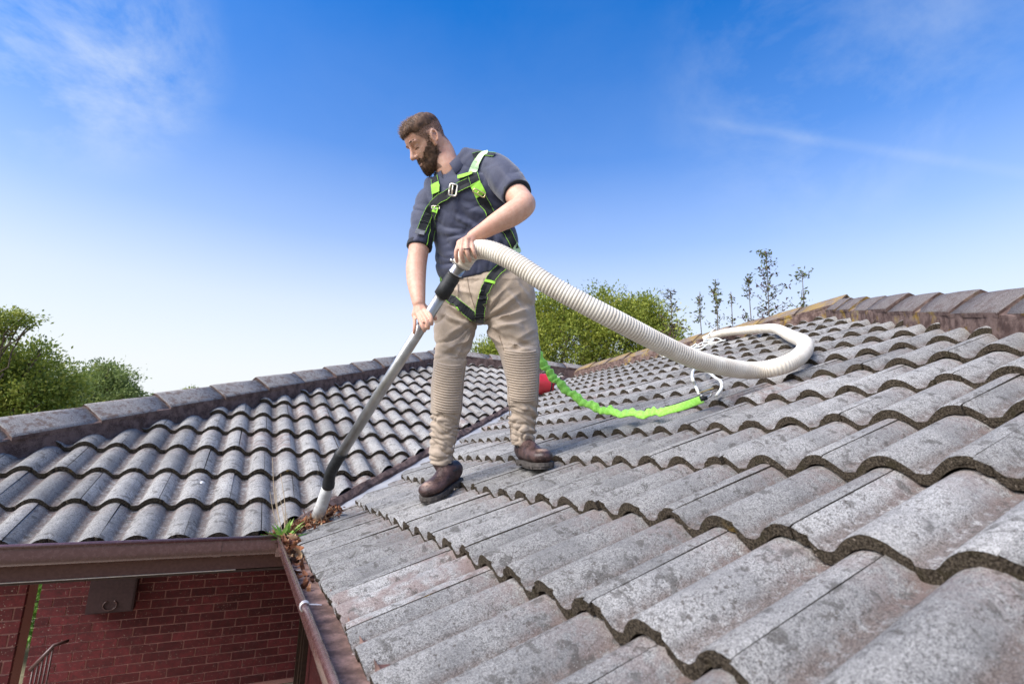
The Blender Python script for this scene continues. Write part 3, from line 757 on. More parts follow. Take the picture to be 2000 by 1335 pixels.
def ear_like(l): return abs(l[1]) > .066 and -.036 < l[2] < .042 and -.034 < l[0] < .016
def stubble():
    rel = (bv - np.array(HC))/.965; loc = np.stack([rel@np.array(HF), rel@np.array(HL), rel@np.array(HU)], 1); out = np.zeros(len(bv))
    for i, l in enumerate(loc):
        if l[2] < -.13 or l[2] > .14 or abs(l[0]) > .13 or abs(l[1]) > .10 or ear_like(l): continue
        a = math.atan2(l[1]/.072, (l[0]+.004)/.098); m = max(hair_mask(V(l), a, False)*.85, min(1, beard_mask(V(l), a)*1.2) if l[0] > -.06 else 0)
        if l[2] < -.05 and l[0] < .045-.9*(l[2]+.05)*0 and (l[2] < -.075 or l[0] < -.0): m = 0
        out[i] = m
    at_ = man.data.attributes.new('stubble', 'FLOAT', 'POINT'); at_.data.foreach_set('value', out)
# --- hair, beard and brows: shells lifted off the skin plus tufts
def shell(name, mask, thick, tufts, seed, tuft_fn):
    q = random.Random(seed); vs, fs, tone = [], [], []; nt_, zs = 110, np.linspace(-.122, .1230, 74); ok = {}
    for i, z in enumerate(zs):
        for j in range(nt_):
            th = 2*PI*j/nt_; p = head_pt(th, z); a = (th+PI) % (2*PI) - PI; m = mask(p, a)
            m = m*(0.75+.5*noise.noise(p*90)) if 0 < m < 1 else m
            vs.append(hw(*head_pt(th, z, -.005 + (thick(p, a)+.005)*min(1, m*1.3) + .0022*noise.noise(p*160)))); ok[(i, j)] = m; tone.append(max(0, min(1, .35+.6*noise.noise(p*70))))
    for i in range(len(zs)-1):
        for j in range(nt_):
            if max(ok[(i, j)], ok[(i+1, j)], ok[(i, (j+1) % nt_)]) > .42: fs.append((i*nt_+j, i*nt_+(j+1) % nt_, (i+1)*nt_+(j+1) % nt_, (i+1)*nt_+j))
    c = 0
    while c < tufts:
        z = q.uniform(-.122, .122); th = q.uniform(-PI, PI); p = head_pt(th, z); m = mask(p, th)
        if q.random() > m*1.1: continue
        b = V(head_pt(th, z, max(0, thick(p, th)-.004))); d, ln = tuft_fn(p, th, q); n_ = d.orthogonal().normalized(); k = len(vs); wd = q.uniform(.0009, .0017)
        o2 = d.cross(n_)
        for e in (n_, -n_*.5+o2*.86, -n_*.5-o2*.86): vs.append(hw(*(b + e*wd)))
        vs.append(hw(*(b + d*ln))); t = q.random(); tone += [t*.7, t*.7, t*.7, t]
        fs += [(k, k+1, k+3), (k+1, k+2, k+3), (k+2, k, k+3)]; c += 1
    me = mesh(name, vs, fs, 'hair', smooth=True); a_ = me.attributes.new('tone', 'FLOAT', 'POINT'); a_.data.foreach_set('value', tone)
    return link(name, me, man)
ss = lambda x, a, b: max(0.0, min(1.0, (x-a)/(b-a)))
def hair_mask(p, a, fade=True):
    aa = abs(a)
    line = .070 if aa < .75 else (.070 - .072*ss(aa, .75, 1.25) if aa < 1.35 else (-.002 + .036*ss(aa, 1.35, 1.6) if aa < 1.75 else .034 - .080*ss(aa, 1.75, 2.5)))
    m = ss(p.z, line-.004, line+.010)
    if fade and aa > .8: m *= .42 + .70*ss(p.z, .050, .078)
    return m
def hair_thick(p, a): return .0016 + .012*ss(p.z, .06, .11)*(1 if p.x > -.04 else .6) + .010*ss(p.x, .02, .08)*ss(p.z, .06, .09)
def hair_tuft(p, a, q):
    d = V((.55*ss(p.x, -.06, .08)+.1, p.y*3, .5+.5*ss(p.z, .05, .1))) + V((p.x, p.y, 0))*2.2 + V((q.gauss(0, .3), q.gauss(0, .3), q.gauss(0, .25)))
    return d.normalized(), q.uniform(.002, .0045) + .028*ss(p.z, .07, .10)*ss(p.x, -.03, .06)*q.random()
shell('hair', hair_mask, hair_thick, 4200, 3, hair_tuft)
def beard_mask(p, a):
    aa = abs(a)
    if aa > 1.75: return 0
    top = -.040 if aa < .18 else (-.036 - .012*ss(aa, .18, .42) if aa < .42 else -.048 + .022*ss(aa, .42, .85) if aa < .85 else -.026 + .062*ss(aa, .85, 1.45))
    m = 1 - ss(p.z, top-.008, top+.004)
    m *= 1 - ss(aa, 1.48, 1.72)
    m *= 1 - .65*ss(p.z, -.035, .0)
    if aa < .20 and -.076 < p.z < -.060: m *= .15
    return m
def beard_thick(p, a): return .0035 + .009*(1-ss(p.z, -.115, -.06))*(1-ss(abs(a), .9, 1.4))
def beard_tuft(p, a, q): return (V((p.x, p.y, 0)).normalized()*.5 + V((.15, 0, -.9)) + V((q.gauss(0, .3), q.gauss(0, .3), q.gauss(0, .2)))).normalized(), q.uniform(.005, .010)+.006*(1-ss(p.z, -.11, -.07))
shell('beard', beard_mask, beard_thick, 3600, 5, beard_tuft)
stubble()
bbvh = BVHTree.FromPolygons([V(q) for q in bv], bf)
def on_face(y, z, lift):
    h = bbvh.ray_cast(hw(.25, y, z), -HF); return h[0] + HF*lift if h[0] else hw(.09, y, z)
b = MB()
for s in (-1, 1):
    for i in range(90):
        t = rnd.random(); y = s*(.013+.037*t); z = .037+.006*math.sin(t*2.6)-.004*t+rnd.gauss(0, .0018); e = .0065
        p0, p1 = on_face(y, z, .0004), on_face(y+s*e*.85, z+e*.5, .0016); n_ = HU*.0008; b.add([p0+n_, p0-n_, p1], [(0, 1, 2)])
    b.tube([on_face(s*(.021+.0038*i), .0035-.0004*abs(i-3)**1.5, .0004) for i in range(7)], .0011, 6)
br = b.build('eyebrows', 'hair', man); br['kind'] = 'stuff'

# --- polo shirt
def tsec(pl, pr, dl, dr, b_):
    A, B = P3(*pl, dl), P3(*pr, dr); return ((A+B)/2, (A-B).length/2, b_, (B-A).normalized())
TORSO = [tsec((868, 548), (1006, 534), 2.60, 2.47, .120), tsec((857, 525), (1010, 512), 2.60, 2.47, .124), tsec((854, 490), (1009, 480), 2.60, 2.47, .124), tsec((850, 455), (1001, 445), 2.60, 2.47, .123),
         tsec((843, 425), (992, 408), 2.60, 2.46, .122), tsec((834, 400), (987, 368), 2.60, 2.45, .116), tsec((833, 381), (982, 335), 2.60, 2.46, .104), tsec((845, 364), (966, 313), 2.58, 2.47, .088), tsec((860, 350), (938, 308), 2.56, 2.49, .074), tsec((868, 340), (918, 312), 2.55, 2.50, .066)]
sp = [loft(TORSO, 40, 5)]
sl1 = [(P3(945, 328, 2.49), .070), (P3(965, 334, 2.47), .082), (P3(985, 350, 2.41), .079), (P3(1000, 366, 2.37), .072), (P3(1010, 379, 2.33), .0665)]
sl2 = [(P3(858, 380, 2.58), .068), (P3(842, 398, 2.575), .072), (P3(832, 428, 2.55), .066), (P3(824, 458, 2.52), .060), (P3(819, 482, 2.495), .0565)]
def sleeve(secs, sidev): return loft([(c, a, a*.93, sidev) for c, a in secs], 26, 4)
sp += [sleeve(sl1, cf), sleeve(sl2, cr)]
sv, sf, se = fuse(sp, 0.0050, 6)
def to_cam(v):                                 # photo pixel of a world point
    d = v - np.array(CAM); z = d @ np.array(cf); return np.stack([1000+FPX*(d@np.array(cr))/z, 667.5-FPX*(d@np.array(cu))/z], 1)
def nz3(v, s, o=0.0): return np.array([noise.noise(V(q)*s + V((o, o, o))) for q in v])
def folds(v, n_, lines, amp, width):
    """soft creases along pixel polylines: (x0,y0,x1,y1,weight)"""
    uv = to_cam(v); d = np.zeros(len(v))
    for x0, y0, x1, y1, wt in lines:
        a = np.array((x0, y0), float); b_ = np.array((x1, y1), float); ab = b_-a; t = np.clip(((uv-a)@ab)/(ab@ab), 0, 1); dist = np.linalg.norm(uv-a-t[:, None]*ab, axis=1)
        sgn = np.sign((uv[:, 0]-a[0])*ab[1]-(uv[:, 1]-a[1])*ab[0]); prof_ = np.exp(-(dist/width)**2) - 0.75*np.exp(-((dist*sgn-width*1.5)/width)**2)*(np.minimum(t, 1-t) > 0.0)
        d += wt*prof_*np.clip(np.sin(PI*np.clip(t, .06, .94)), 0, 1)
    return v + n_*(d*amp)[:, None]
nrm = normals(sv, sf)
sv = folds(sv, nrm, [(880, 420, 935, 445, 1), (893, 400, 975, 428, .9), (870, 470, 950, 462, .9), (865, 445, 915, 470, .7), (858, 505, 930, 490, .6), (900, 520, 985, 470, .9), (985, 440, 960, 500, .7), (935, 400, 970, 440, .8),
                     (958, 330, 985, 395, .7), (975, 322, 1002, 362, .6), (818, 420, 838, 470, .6), (835, 400, 828, 450, .7), (880, 385, 900, 425, .6), (862, 520, 905, 528, .7), (940, 450, 1000, 480, .5), (905, 470, 945, 430, .5)], .0085, 6.5)
nrm = normals(sv, sf); suv = to_cam(sv); rg = lambda n_: max(0.0, 1-abs(n_)*3.0)**1.5
d = np.zeros(len(sv))
for i, (x, y) in enumerate(suv):
    w1 = noise.noise(V((x*.02, y*.02, 3))); cs_, sn_ = math.cos(.42), math.sin(.42); a_ = x*cs_+y*sn_; b_ = -x*sn_+y*cs_
    k = .45+.55*ss(y, 390, 440); d[i] = -.0085*k*rg(noise.noise(V((a_*.011+w1*.5, b_*.034+w1*.7, 2)))) - .0025*k*rg(noise.noise(V((x*.035+y*.016, y*.016-x*.01, 9))))
sv = sv + nrm*(d+.0075)[:, None]
nrm = normals(sv, sf); sv = sv + nrm*(.0018*nz3(sv*np.array((1, 1, .55)), 16)+.0008*nz3(sv, 45))[:, None]
shirt = link('polo_shirt', mesh('polo_shirt', sv, sf, 'shirt', smooth=True), man)
# sleeve bands, collar, placket button
def band(secs, t0, name, sidev, grow=.004, wid=.02, mat='shirt_trim'):
    c1, a1 = secs[-1]; c0, a0 = secs[-2]; d = (c1-c0).normalized()
    return link(name, mesh(name, *loft([(c1-d*wid, a1+grow*.6, (a1+grow*.6)*.93, sidev), (c1-d*wid*.5, a1+grow, (a1+grow)*.93, sidev), (c1+d*.006, a1+grow*.8, (a1+grow*.8)*.93, sidev)], 40, 3), mat, smooth=True), shirt)
band(sl1, 0, 'sleeve_band', cf); band(sl2, 0, 'sleeve_band', cr)
cv, cfc = [], []
ncol = 44; cen = P3(885, 331, 2.53); axis = (hw(-.03, 0, -.03) - P3(893, 352, 2.535)).normalized(); c1v = (side0 - axis*side0.dot(axis)).normalized(); c2v = axis.cross(c1v)
front_dir = (-cf*.92 - cr*.42); front_a = math.atan2(front_dir.dot(c2v), front_dir.dot(c1v))
for i in range(ncol+1):
    a = front_a + .30 + (2*PI-.60)*i/ncol; od = c1v*math.cos(a) + c2v*math.sin(a); op = abs(math.cos((a-front_a)/2))**6
    for rr, hz in ((.070, .000), (.073, .034), (.078, .040), (.088, .032), (.108, -.004-.018*op), (.104, -.010-.018*op), (.086, .012)):
        cv.append(cen + od*(rr+.004) + axis*(hz - .036*op + .006))
for i in range(ncol):
    for k in range(6): cfc.append((i*7+k, i*7+k+1, i*7+k+8, i*7+k+7))
link('collar', mesh('collar', cv, cfc, 'shirt', smooth=True), shirt)

# --- trousers
tp = [loft([tsec((884, 522), (992, 514), 2.59, 2.49, .085), tsec((866, 546), (1016, 536), 2.60, 2.47, .112), tsec((850, 572), (1038, 562), 2.59, 2.46, .128), tsec((847, 602), (1045, 596), 2.57, 2.45, .122), tsec((870, 628), (1020, 626), 2.54, 2.46, .100)], 40, 4)]
tp += [loft(leg_secs(T, .965), 30, 5) for T in (LEGA, LEGB)]
tv, tf, te = fuse(tp, 0.0050, 5)
nrm = normals(tv, tf)
tv = folds(tv, nrm, [(940, 630, 1040, 600, 1), (945, 645, 1045, 622, .8), (950, 620, 1020, 570, .8), (952, 600, 1000, 548, .6), (930, 640, 856, 610, .9), (928, 625, 866, 588, .7), (928, 655, 862, 690, .9), (905, 690, 860, 668, .5), (925, 665, 895, 702, .8),
                     (980, 662, 1050, 690, .9), (972, 655, 1010, 700, .6), (1050, 640, 1000, 668, .7), (985, 690, 1040, 682, .6), (855, 700, 900, 694, .5), (870, 560, 930, 575, .5), (890, 548, 905, 600, .5), (1005, 545, 1040, 590, .5), (934, 640, 903, 716, 1.5), (924, 640, 890, 700, 1.1), (915, 628, 868, 660, .9), (946, 640, 985, 676, 1.2), (948, 625, 1030, 640, .8), (860, 600, 900, 640, .7), (985, 560, 1035, 620, .7), (1048, 655, 990, 680, .8)], .0115, 5.0)
uv = to_cam(tv); nrm = normals(tv, tf)
# creases: radiating from the crotch on the thighs, bunched above the boots
d = np.zeros(len(tv))
rg = lambda n_: max(0.0, 1-abs(n_)*3.0)**1.5
for i, (x, y) in enumerate(uv):
    lg = x < 945; lo, hi = ((800, 905) if lg else (780, 864))
    if y > lo-14:
        k = ss(y, lo-14, lo+10)*(.35+.65*ss(hi+2-y, 0, 14)); w1 = noise.noise(V((x*.03, y*.03, 5 if lg else 9)))
        d[i] = -k*(.0125*rg(noise.noise(V((x*.020+w1*1.1, (y + (x-(868 if lg else 1020))*.55*math.sin(y*.035+(0 if lg else 2)))*.048+w1*1.3, 1 if lg else 4)))) + .0085*rg(noise.noise(V((x*.03, y*.085-x*.03, 12)))) - .006)
    elif y > 545:
        ax_, ay_ = x-(934 if lg else 944), y-630; th = math.atan2(ay_, ax_); ro = math.hypot(ax_, ay_); k = ss(ro, 6, 30)*(1-.75*ss(ro, 60, 130))
        w1 = noise.noise(V((x*.02, y*.02, 7))); d[i] = -.0120*k*rg(noise.noise(V((math.cos(th)*2.6+w1*.6, math.sin(th)*2.6+w1*.5, ro*.008+(3 if lg else 8)))))
        d[i] -= .0065*ss(y, 640, 690)*rg(noise.noise(V((x*.016+w1, y*.042+x*.012*(1 if lg else -1), 21))))
for i, (x, y) in enumerate(uv):
    if (x < 945 and 702 < y < 806) or (x > 945 and 676 < y < 784):
        d[i] *= .12
tv = tv + nrm*(d+.0020)[:, None]
nrm = normals(tv, tf); tv = tv + nrm*(.0030*nz3(tv*np.array((1, 1, .6)), 15, 3)+.0012*nz3(tv, 45))[:, None]
trousers = link('trousers', mesh('trousers', tv, tf, 'khaki', smooth=True), man)
tbvh = BVHTree.FromPolygons([V(q) for q in tv], tf); sbvh = BVHTree.FromPolygons([V(q) for q in sv], sf)
# quilted knee panels: ribs laid on the trouser surface
def knee(name, xl, xr, y0, y1, ribs, tilt):
    vs, fs = [], []; nx, ny = 22, ribs*6
    for j in range(ny+1):
        t = j/ny; y = y0 + (y1-y0)*t
        corner = 7*max(0, 1-min(t, 1-t)*ribs/2.2)
        for i in range(nx+1):
            s = i/nx; x = xl(t) + (xr(t)-xl(t))*s; e = min(s, 1-s)
            if e < .12: x += (corner if s < .5 else -corner)*(1-e/.12)
            yy = y + tilt*(s-.5) + 5*math.sin(PI*s)
            h = tbvh.ray_cast(CAM, ray(x, yy).normalized()); 
            if h[0] is None: h = tbvh.find_nearest(pt(x, yy, 2.3))
            rib = abs(math.sin(PI*j/6))**.6; edge = min(1, e*12)*min(1, min(t, 1-t)*ribs*1.5)
            vs.append(h[0] + (h[1]*.5 - cf*.5).normalized()*(-.001+.0045*edge + .0060*rib*edge))
    vv = np.array([tuple(v) for v in vs]).reshape(ny+1, nx+1, 3)
    for _ in range(1): vv[:, 1:-1] = .25*vv[:, :-2] + .5*vv[:, 1:-1] + .25*vv[:, 2:]
    vs = vv.reshape(-1, 3)
    for j in range(ny):
        for i in range(nx): a = j*(nx+1)+i; fs.append((a, a+nx+1, a+nx+2, a+1))
    return link(name, mesh(name, vs, fs, 'khaki', smooth=True), trousers)
knee('knee_panel', lambda t: 847-3*t, lambda t: 907-6*t, 706, 803, 19, 6)
knee('knee_panel', lambda t: 978+12*min(1, t*1.4), lambda t: 1054-3*t, 680, 781, 20, 2)
# shirt tail / trouser details
for (pth) in ([(893, 552), (894, 575), (893, 597)], [(958, 530), (955, 560), (950, 590), (949, 612)]):
    pts_ = []
    for q in crom(pth, 8):
        h = tbvh.ray_cast(CAM, ray(*q).normalized())
        if h[0]: pts_.append(h[0] - ray(*q).normalized()*.007)
    MB().tube(pts_, .0024, 6).build('drawcord', 'khaki', trousers, smooth=True)

for pth in ([(931, 648), (922, 680), (909, 712), (903, 760), (900, 806), (891, 850), (882, 900)], [(1050, 590), (1052, 640), (1053, 690), (1052, 740), (1049, 790), (1043, 850)], [(975, 655), (985, 690), (993, 750), (995, 800), (998, 860)], [(912, 540), (918, 572), (930, 610)]):
    pts_ = []
    for q in crom(pth, 8):
        h = tbvh.ray_cast(CAM, ray(*q).normalized())
        if h[0]: pts_.append(h[0] - ray(*q).normalized()*.0005)
    if len(pts_) > 3: MB().tube(pts_, .0020, 6).build('seam', 'khaki_dark', trousers, smooth=True)

# --- boots
def boot(heel, toe, ank, up, name):
    heel, toe, ank = V(heel), V(toe), V(ank); fx = (toe-heel).normalized(); up = (up - fx*up.dot(fx)).normalized(); ly = up.cross(fx); L_ = (toe-heel).length
    W_ = lambda x, y, z: heel + fx*x*L_/.30 + ly*y + up*z
    secs = [(-.002, .030, .038, 0), (.016, .038, .046, 0), (.045, .040, .050, 0), (.085, .040, .052, 0), (.128, .042, .044, 0), (.170, .047, .035, 0), (.210, .052, .031, 0), (.248, .052, .031, 0), (.283, .040, .027, 0), (.301, .018, .017, 0)]
    prts = [loft([(W_(x, 0, .018+h), w_, h, ly) for x, w_, h, z in secs], 26, 4)]
    sh = ank - W_(.075, 0, .115)
    prts.append(loft([(W_(.075, 0, .055), .037, .050, ly), (W_(.073, 0, .090)+sh*.3, .038, .049, ly), (W_(.072, 0, .125)+sh*.8, .040, .047, ly), (W_(.070, 0, .150)+sh*1.1, .042, .048, ly)], 24, 4))
    v_, f_, _ = fuse(prts, .0055, 4); nn = normals(v_, f_); v_ = v_ + nn*(.0022*nz3(v_, 32)+.001*nz3(v_, 80))[:, None]
    me = mesh(name, v_, f_, 'boot_leather', smooth=True); a = me.attributes.new('scuff', 'FLOAT', 'POINT'); tp_ = np.array(W_(.265, 0, .062)); a.data.foreach_set('value', np.exp(-(((v_-tp_)**2).sum(1))/.0010))
    o = link(name, me, man)
    out = [(-.003, .016), (.003, .030), (.035, .041), (.075, .042), (.105, .040), (.14, .044), (.19, .053), (.235, .056), (.27, .050), (.297, .031), (.306, .010)]
    ring = [(x, y) for x, y in out] + [(x, -y) for x, y in reversed(out)]; s = MB(); n = len(ring)
    def slab(rg, z0, z1, ins=0.0):
        n = len(rg); vs = [W_(x, y*(1-ins), z0) for x, y in rg] + [W_(x, y, z1) for x, y in rg]; s.add(vs, [(i, (i+1) % n, n+(i+1) % n, n+i) for i in range(n)] + [tuple(reversed(range(n))), tuple(range(n, 2*n))])
    slab(ring, .010, .025)
    for x0, x1 in ((.0, .022), (.028, .050), (.056, .080), (.118, .136), (.144, .162), (.170, .188), (.196, .214), (.222, .240), (.248, .266), (.273, .300)):   # tread blocks
        ys = lambda x: np.interp(x, [a for a, b in out], [b for a, b in out]); slab([(x0, ys(x0)), (x1, ys(x1)), (x1, -ys(x1)), (x0, -ys(x0))], .0, .0099, .03)
    s.build('sole', 'boot_sole', o)
    b = MB()                                   # elastic side gore and pull tab
    for sgn in (-1, 1):
        vs = []
        for i in range(5):
            for z in (.085, .14):
                h = W_(.055+.0095*i, sgn*.06, z)+sh*ss(z, .06, .13); vs.append(h)
        bt = BVHTree.FromPolygons([V(q) for q in v_], f_); vs = [(lambda r_: r_[0]+r_[1]*.002)(bt.find_nearest(q)) for q in vs]
        b.add(vs, [(2*i, 2*i+2, 2*i+3, 2*i+1) for i in range(4)])
    b.build('elastic_gore', 'webbing', o, smooth=True)
    return o
NRM = V((-ST, 0, CT))
def onR(x, y, h=0.0):
    d = ray(x, y); n = V((-TT, 0, 1)); s = (h - n.dot(CAM))/n.dot(d); return CAM + d*s
t_, h_ = V((.474, -.486, 0)), V((.676, -.352, 0)); t_.z = t_.x*TT-.015; h_.z = h_.x*TT-.015
boot(h_, t_, P3(861, 908, 2.43), V((0, 0, 1)), 'boot')
t_, h_ = V((.868, -.836, 0)), V((.905, -.545, 0)); t_.z = t_.x*TT-.015; h_.z = h_.x*TT-.015
boot(h_, t_, P3(1022, 864, 2.39), V((-.1, 0, 1)), 'boot')

# --- safety harness: webbing laid on the clothes
harness = link('harness', mesh('harness', [(0, 0, 0)], [], 'webbing'), man) if False else None
def lay_path(path, bv, lift, k=10):
    out = []
    for q in crom(path, k):
        dr = ray(q[0], q[1]).normalized(); best = None
        for b_ in bv:
            h = b_.ray_cast(CAM, dr)
            if h[0] is not None and (best is None or h[3] < best[3]): best = h
        if best is None:
            dd = (out[-1]-CAM).dot(cf) if out else 2.5
            out.append(CAM + dr*(dd/dr.dot(cf))); continue
        out.append(best[0] - dr*(lift + (q[2] if len(q) > 2 else 0)))
    for _ in range(3): out = [out[0]] + [(out[i-1]+out[i]*2+out[i+1])/4 for i in range(1, len(out)-1)] + [out[-1]]
    return out
def strap(name, path, width, bv, parent, mats=('webbing', 'lime_webbing'), lift=.006, k=10, edge=True, twist=None):
    P_ = lay_path(path, bv, lift, k); vs, fs, mi = [], [], []; n = len(P_)
    us = (-1, -.93, 0, .93, 1)
    for i, p in enumerate(P_):
        t = (P_[min(i+1, n-1)]-P_[max(i-1, 0)]).normalized(); vw = (CAM-p).normalized(); nn = vw
        for b_ in bv:
            h = b_.find_nearest(p)
            if h[0] is not None and (h[0]-p).length < .04: nn = (h[1]*.6 + vw*.4).normalized()
        s_ = t.cross(nn).normalized()
        for lay_ in (0, 1):
            for u_ in us:
                c = p + s_*u_*width/2
                for b_ in bv:
                    h = b_.find_nearest(c)
                    if h[0] is not None and (c-h[0]).dot(h[1]) < lift*.8: c = h[0] + h[1]*lift
                vs.append(c - nn*.003*lay_)
    m = len(us)*2
    for i in range(n-1):
        for j in range(len(us)-1):
            a = i*m+j; fs.append((a, a+m, a+m+1, a+1)); mi.append(1 if edge and j in (0, 3) else 0)
            a += 5; fs.append((a+1, a+m+1, a+m, a)); mi.append(0)
        for j, fl in ((0, 0), (4, 1)):
            a = i*m+j; f = (a, a+5, a+m+5, a+m); fs.append(f if not fl else tuple(reversed(f))); mi.append(1 if edge else 0)
    fs += [(0, 1, 2, 3, 4, 9, 8, 7, 6, 5), tuple(reversed([(n-1)*m+q for q in (0, 1, 2, 3, 4, 9, 8, 7, 6, 5)]))]; mi += [0, 0]
    return link(name, mesh(name, vs, fs, list(mats), mi), parent)
B2 = [sbvh, tbvh]
hroot = strap('harness', [(923, 338), (927, 352), (933, 370), (943, 392), (953, 408), (964, 426)], .046, B2, man)      # front strap on his left
hroot['label'] = 'black safety harness with lime edging and buckles'
strap('shoulder_strap', [(953, 299), (943, 302), (935, 312), (928, 324), (922, 338)], .036, B2, hroot, ('lime_pale', 'lime_pale'), .008)
strap('shoulder_pad', [(924, 305), (944, 300), (966, 303)], .030, B2, hroot, lift=.006)
strap('strap_tab', [(894, 346), (908, 342), (922, 338)], .020, B2, hroot, ('lime_webbing', 'webbing'), .011)
strap('strap', [(848, 346), (851, 360), (852, 380), (851, 400), (850, 412)], .040, B2, hroot, lift=.007)
strap('strap_tab', [(850, 358), (851, 367), (852, 377)], .046, B2, hroot, ('lime_webbing', 'lime_webbing'), .013)
strap('chest_strap', [(916, 356), (902, 362), (886, 371), (872, 381), (857, 389), (846, 400), (838, 414), (830, 432), (822, 452)], .042, B2, hroot, lift=.013)
strap('strap_end', [(822, 448), (820, 453), (819, 457)], .044, B2, hroot, ('grey_web', 'grey_web'), .016) if 'grey_web' in M else None
strap('hanging_strap', [(851, 408), (847, 424), (845, 445), (841, 466), (838, 483)], .032, B2, hroot, lift=.010)
strap('strap_tab', [(852, 404), (851, 409), (850, 415)], .036, B2, hroot, ('lime_webbing', 'lime_webbing'), .014)
strap('strap_tab', [(927, 357), (932, 366), (936, 374), (940, 382)], .050, B2, hroot, ('lime_webbing', 'lime_webbing'), .013)
strap('side_strap', [(985, 442), (992, 455), (1000, 471), (1007, 486)], .040, B2, hroot, lift=.008)
strap('strap_tab', [(1004, 480), (1009, 488), (1012, 496)], .046, B2, hroot, ('lime_pale', 'lime_pale'), .008)
strap('leg_strap', [(988, 514), (972, 528), (958, 545), (948, 566), (941, 590), (937, 612), (937, 628)], .044, B2, hroot, lift=.010)
strap('leg_strap', [(868, 572), (880, 582), (898, 597), (916, 611), (930, 622), (942, 628)], .044, B2, hroot, lift=.010)
strap('strap_tab', [(947, 547), (957, 549), (967, 552)], .012, B2, hroot, ('lime_webbing', 'lime_webbing'), .017, edge=False)
strap('strap_tab', [(863, 542), (862, 551), (860, 562)], .022, B2, hroot, ('lime_webbing', 'webbing'), .008)
def buckle(name, c, w_, h_, ang, mat, r_=.0032, lift=.022, inner=True):
    d = lay_path([c, (c[0]+1, c[1])], B2, lift, 1)[0]; ax = cr*math.cos(ang) - cu*math.sin(ang); ay = cr*math.sin(ang) + cu*math.cos(ang); b = MB()
    cor = [(-1, -.8), (-1, .8), (-.8, 1), (.8, 1), (1, .8), (1, -.8), (.8, -1), (-.8, -1), (-1, -.8), (-1, 0)]
    b.tube([d + ax*x*w_/2 + ay*y*h_/2 for x, y in cor], r_, 8)
    if inner: b.tube([d + ax*-.1*w_ + ay*-h_/2, d + ax*-.1*w_ + ay*h_/2], r_*.8, 8)
    return b.build(name, mat, hroot, smooth=True)
simple('buckle_steel', (0.80, 0.74, 0.62), 0.3, 0.5, 0.75)
buckle('buckle', (885, 371), .034, .052, R(8), 'buckle_steel', .0042)
buckle('buckle', (936, 377), .056, .018, R(28), 'brass')
buckle('buckle', (851, 405), .036, .014, R(0), 'buckle_steel', .0025)
# wedding ring
rc = P3(911.5, 486, 2.107)
MB().tube([rc + cr*.0105*math.cos(a) + (cf*.9+cu*.2)*.0105*math.sin(a) for a in [2*PI*i/16 for i in range(17)]], .0022, 6).build('finger_ring', 'webbing', man, smooth=True)

# ------------------------------------------------------------------ vacuum pole and hose
def alu():
    n = NT('aluminium', 0.34, 0.5, 0.85); p = n.pos(); a = n.noise(22, 4, 0.6, p)
    n.color(n.mix(n.ramp(a, .35, .7), (0.36, 0.355, 0.345), (0.46, 0.455, 0.44))); n.L(n.ramp(a, .3, .7, .36, .46), n.b.inputs['Roughness']); M['aluminium'] = n.m
    n = NT('nozzle_plastic', 0.6, 0.4); p = n.pos(); a = n.noise(24, 4, 0.65, p)
    c = n.mix(n.ramp(a, .45, .62), (0.60, 0.60, 0.58), (0.47, 0.45, 0.42)); c = n.mix(n.ramp(n.noise(9, 4, .7, p), .58, .68, 0, .7), c, (0.24, 0.19, 0.15)); n.color(c); M['nozzle_plastic'] = n.m
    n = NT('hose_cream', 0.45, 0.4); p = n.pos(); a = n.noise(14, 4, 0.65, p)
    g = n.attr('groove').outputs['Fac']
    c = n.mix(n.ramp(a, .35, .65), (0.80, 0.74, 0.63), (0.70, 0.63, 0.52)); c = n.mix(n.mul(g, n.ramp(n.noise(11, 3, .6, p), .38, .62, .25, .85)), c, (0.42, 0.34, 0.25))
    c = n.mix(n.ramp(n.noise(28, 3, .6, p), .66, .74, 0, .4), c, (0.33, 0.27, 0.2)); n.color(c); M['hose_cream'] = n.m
alu()
simple('rubber', (0.020, 0.021, 0.022), 0.6, 0.35, var=0.3, scale=60)
simple('steel', (0.62, 0.61, 0.58), 0.28, 0.5, 0.9)
NZ = P3(618, 1012, 2.66)
pole = empty('vacuum_pole', NZ, 'long aluminium suction pole with black elbow and white nozzle held by the man', 'suction pole')
pa, pb, pc, pd = P3(662, 893, 2.52), P3(862, 577, 2.262), P3(886, 539, 2.235), P3(903, 514, 2.215)
MB().tube([pa, pb], .0245, 28).build('tube', 'aluminium', pole, smooth=True)
MB().tube([V(q[:3]) for q in crom([(*P3(668, 883, 2.515),), (*P3(655, 905, 2.535),), (*P3(645, 926, 2.57),), (*P3(641, 950, 2.60),)], 6)], [.0292]*3+[.0275]*13+[.0295]*3, 28).build('rubber_elbow', 'rubber', pole, smooth=True)
MB().tube([P3(641, 944, 2.598), P3(636, 962, 2.615), P3(629, 985, 2.635), NZ], [.0255, .0275, .030, .0315], 28).build('nozzle', 'nozzle_plastic', pole, smooth=True)
dirp = (pc-pb).normalized()
MB().tube([pb-dirp*.004, pb, pb+dirp*.05, pb+dirp*.052, pc-dirp*.004, pc], [.0255, .0335, .0335, .0315, .0315, .0265], 28).build('coupling', 'rubber', pole, smooth=True)
MB().tube([pc-dirp*.004, pc+dirp*.012, pc+dirp*.013, pc+dirp*.017, pc+dirp*.018, pd], [.0285, .0285, .0305, .0305, .0285, .0285], 28).build('connector', 'steel', pole, smooth=True)
MB().tube([pc+dirp*.006, pc+dirp*.012], [.0312, .0312], 28).build('seal_ring', 'rubber', pole, smooth=True)
cl = MB().tube([pd-dirp*.014, pd-dirp*.002], [.0335, .0335], 28).build('hose_clamp', 'steel', pole, smooth=True)
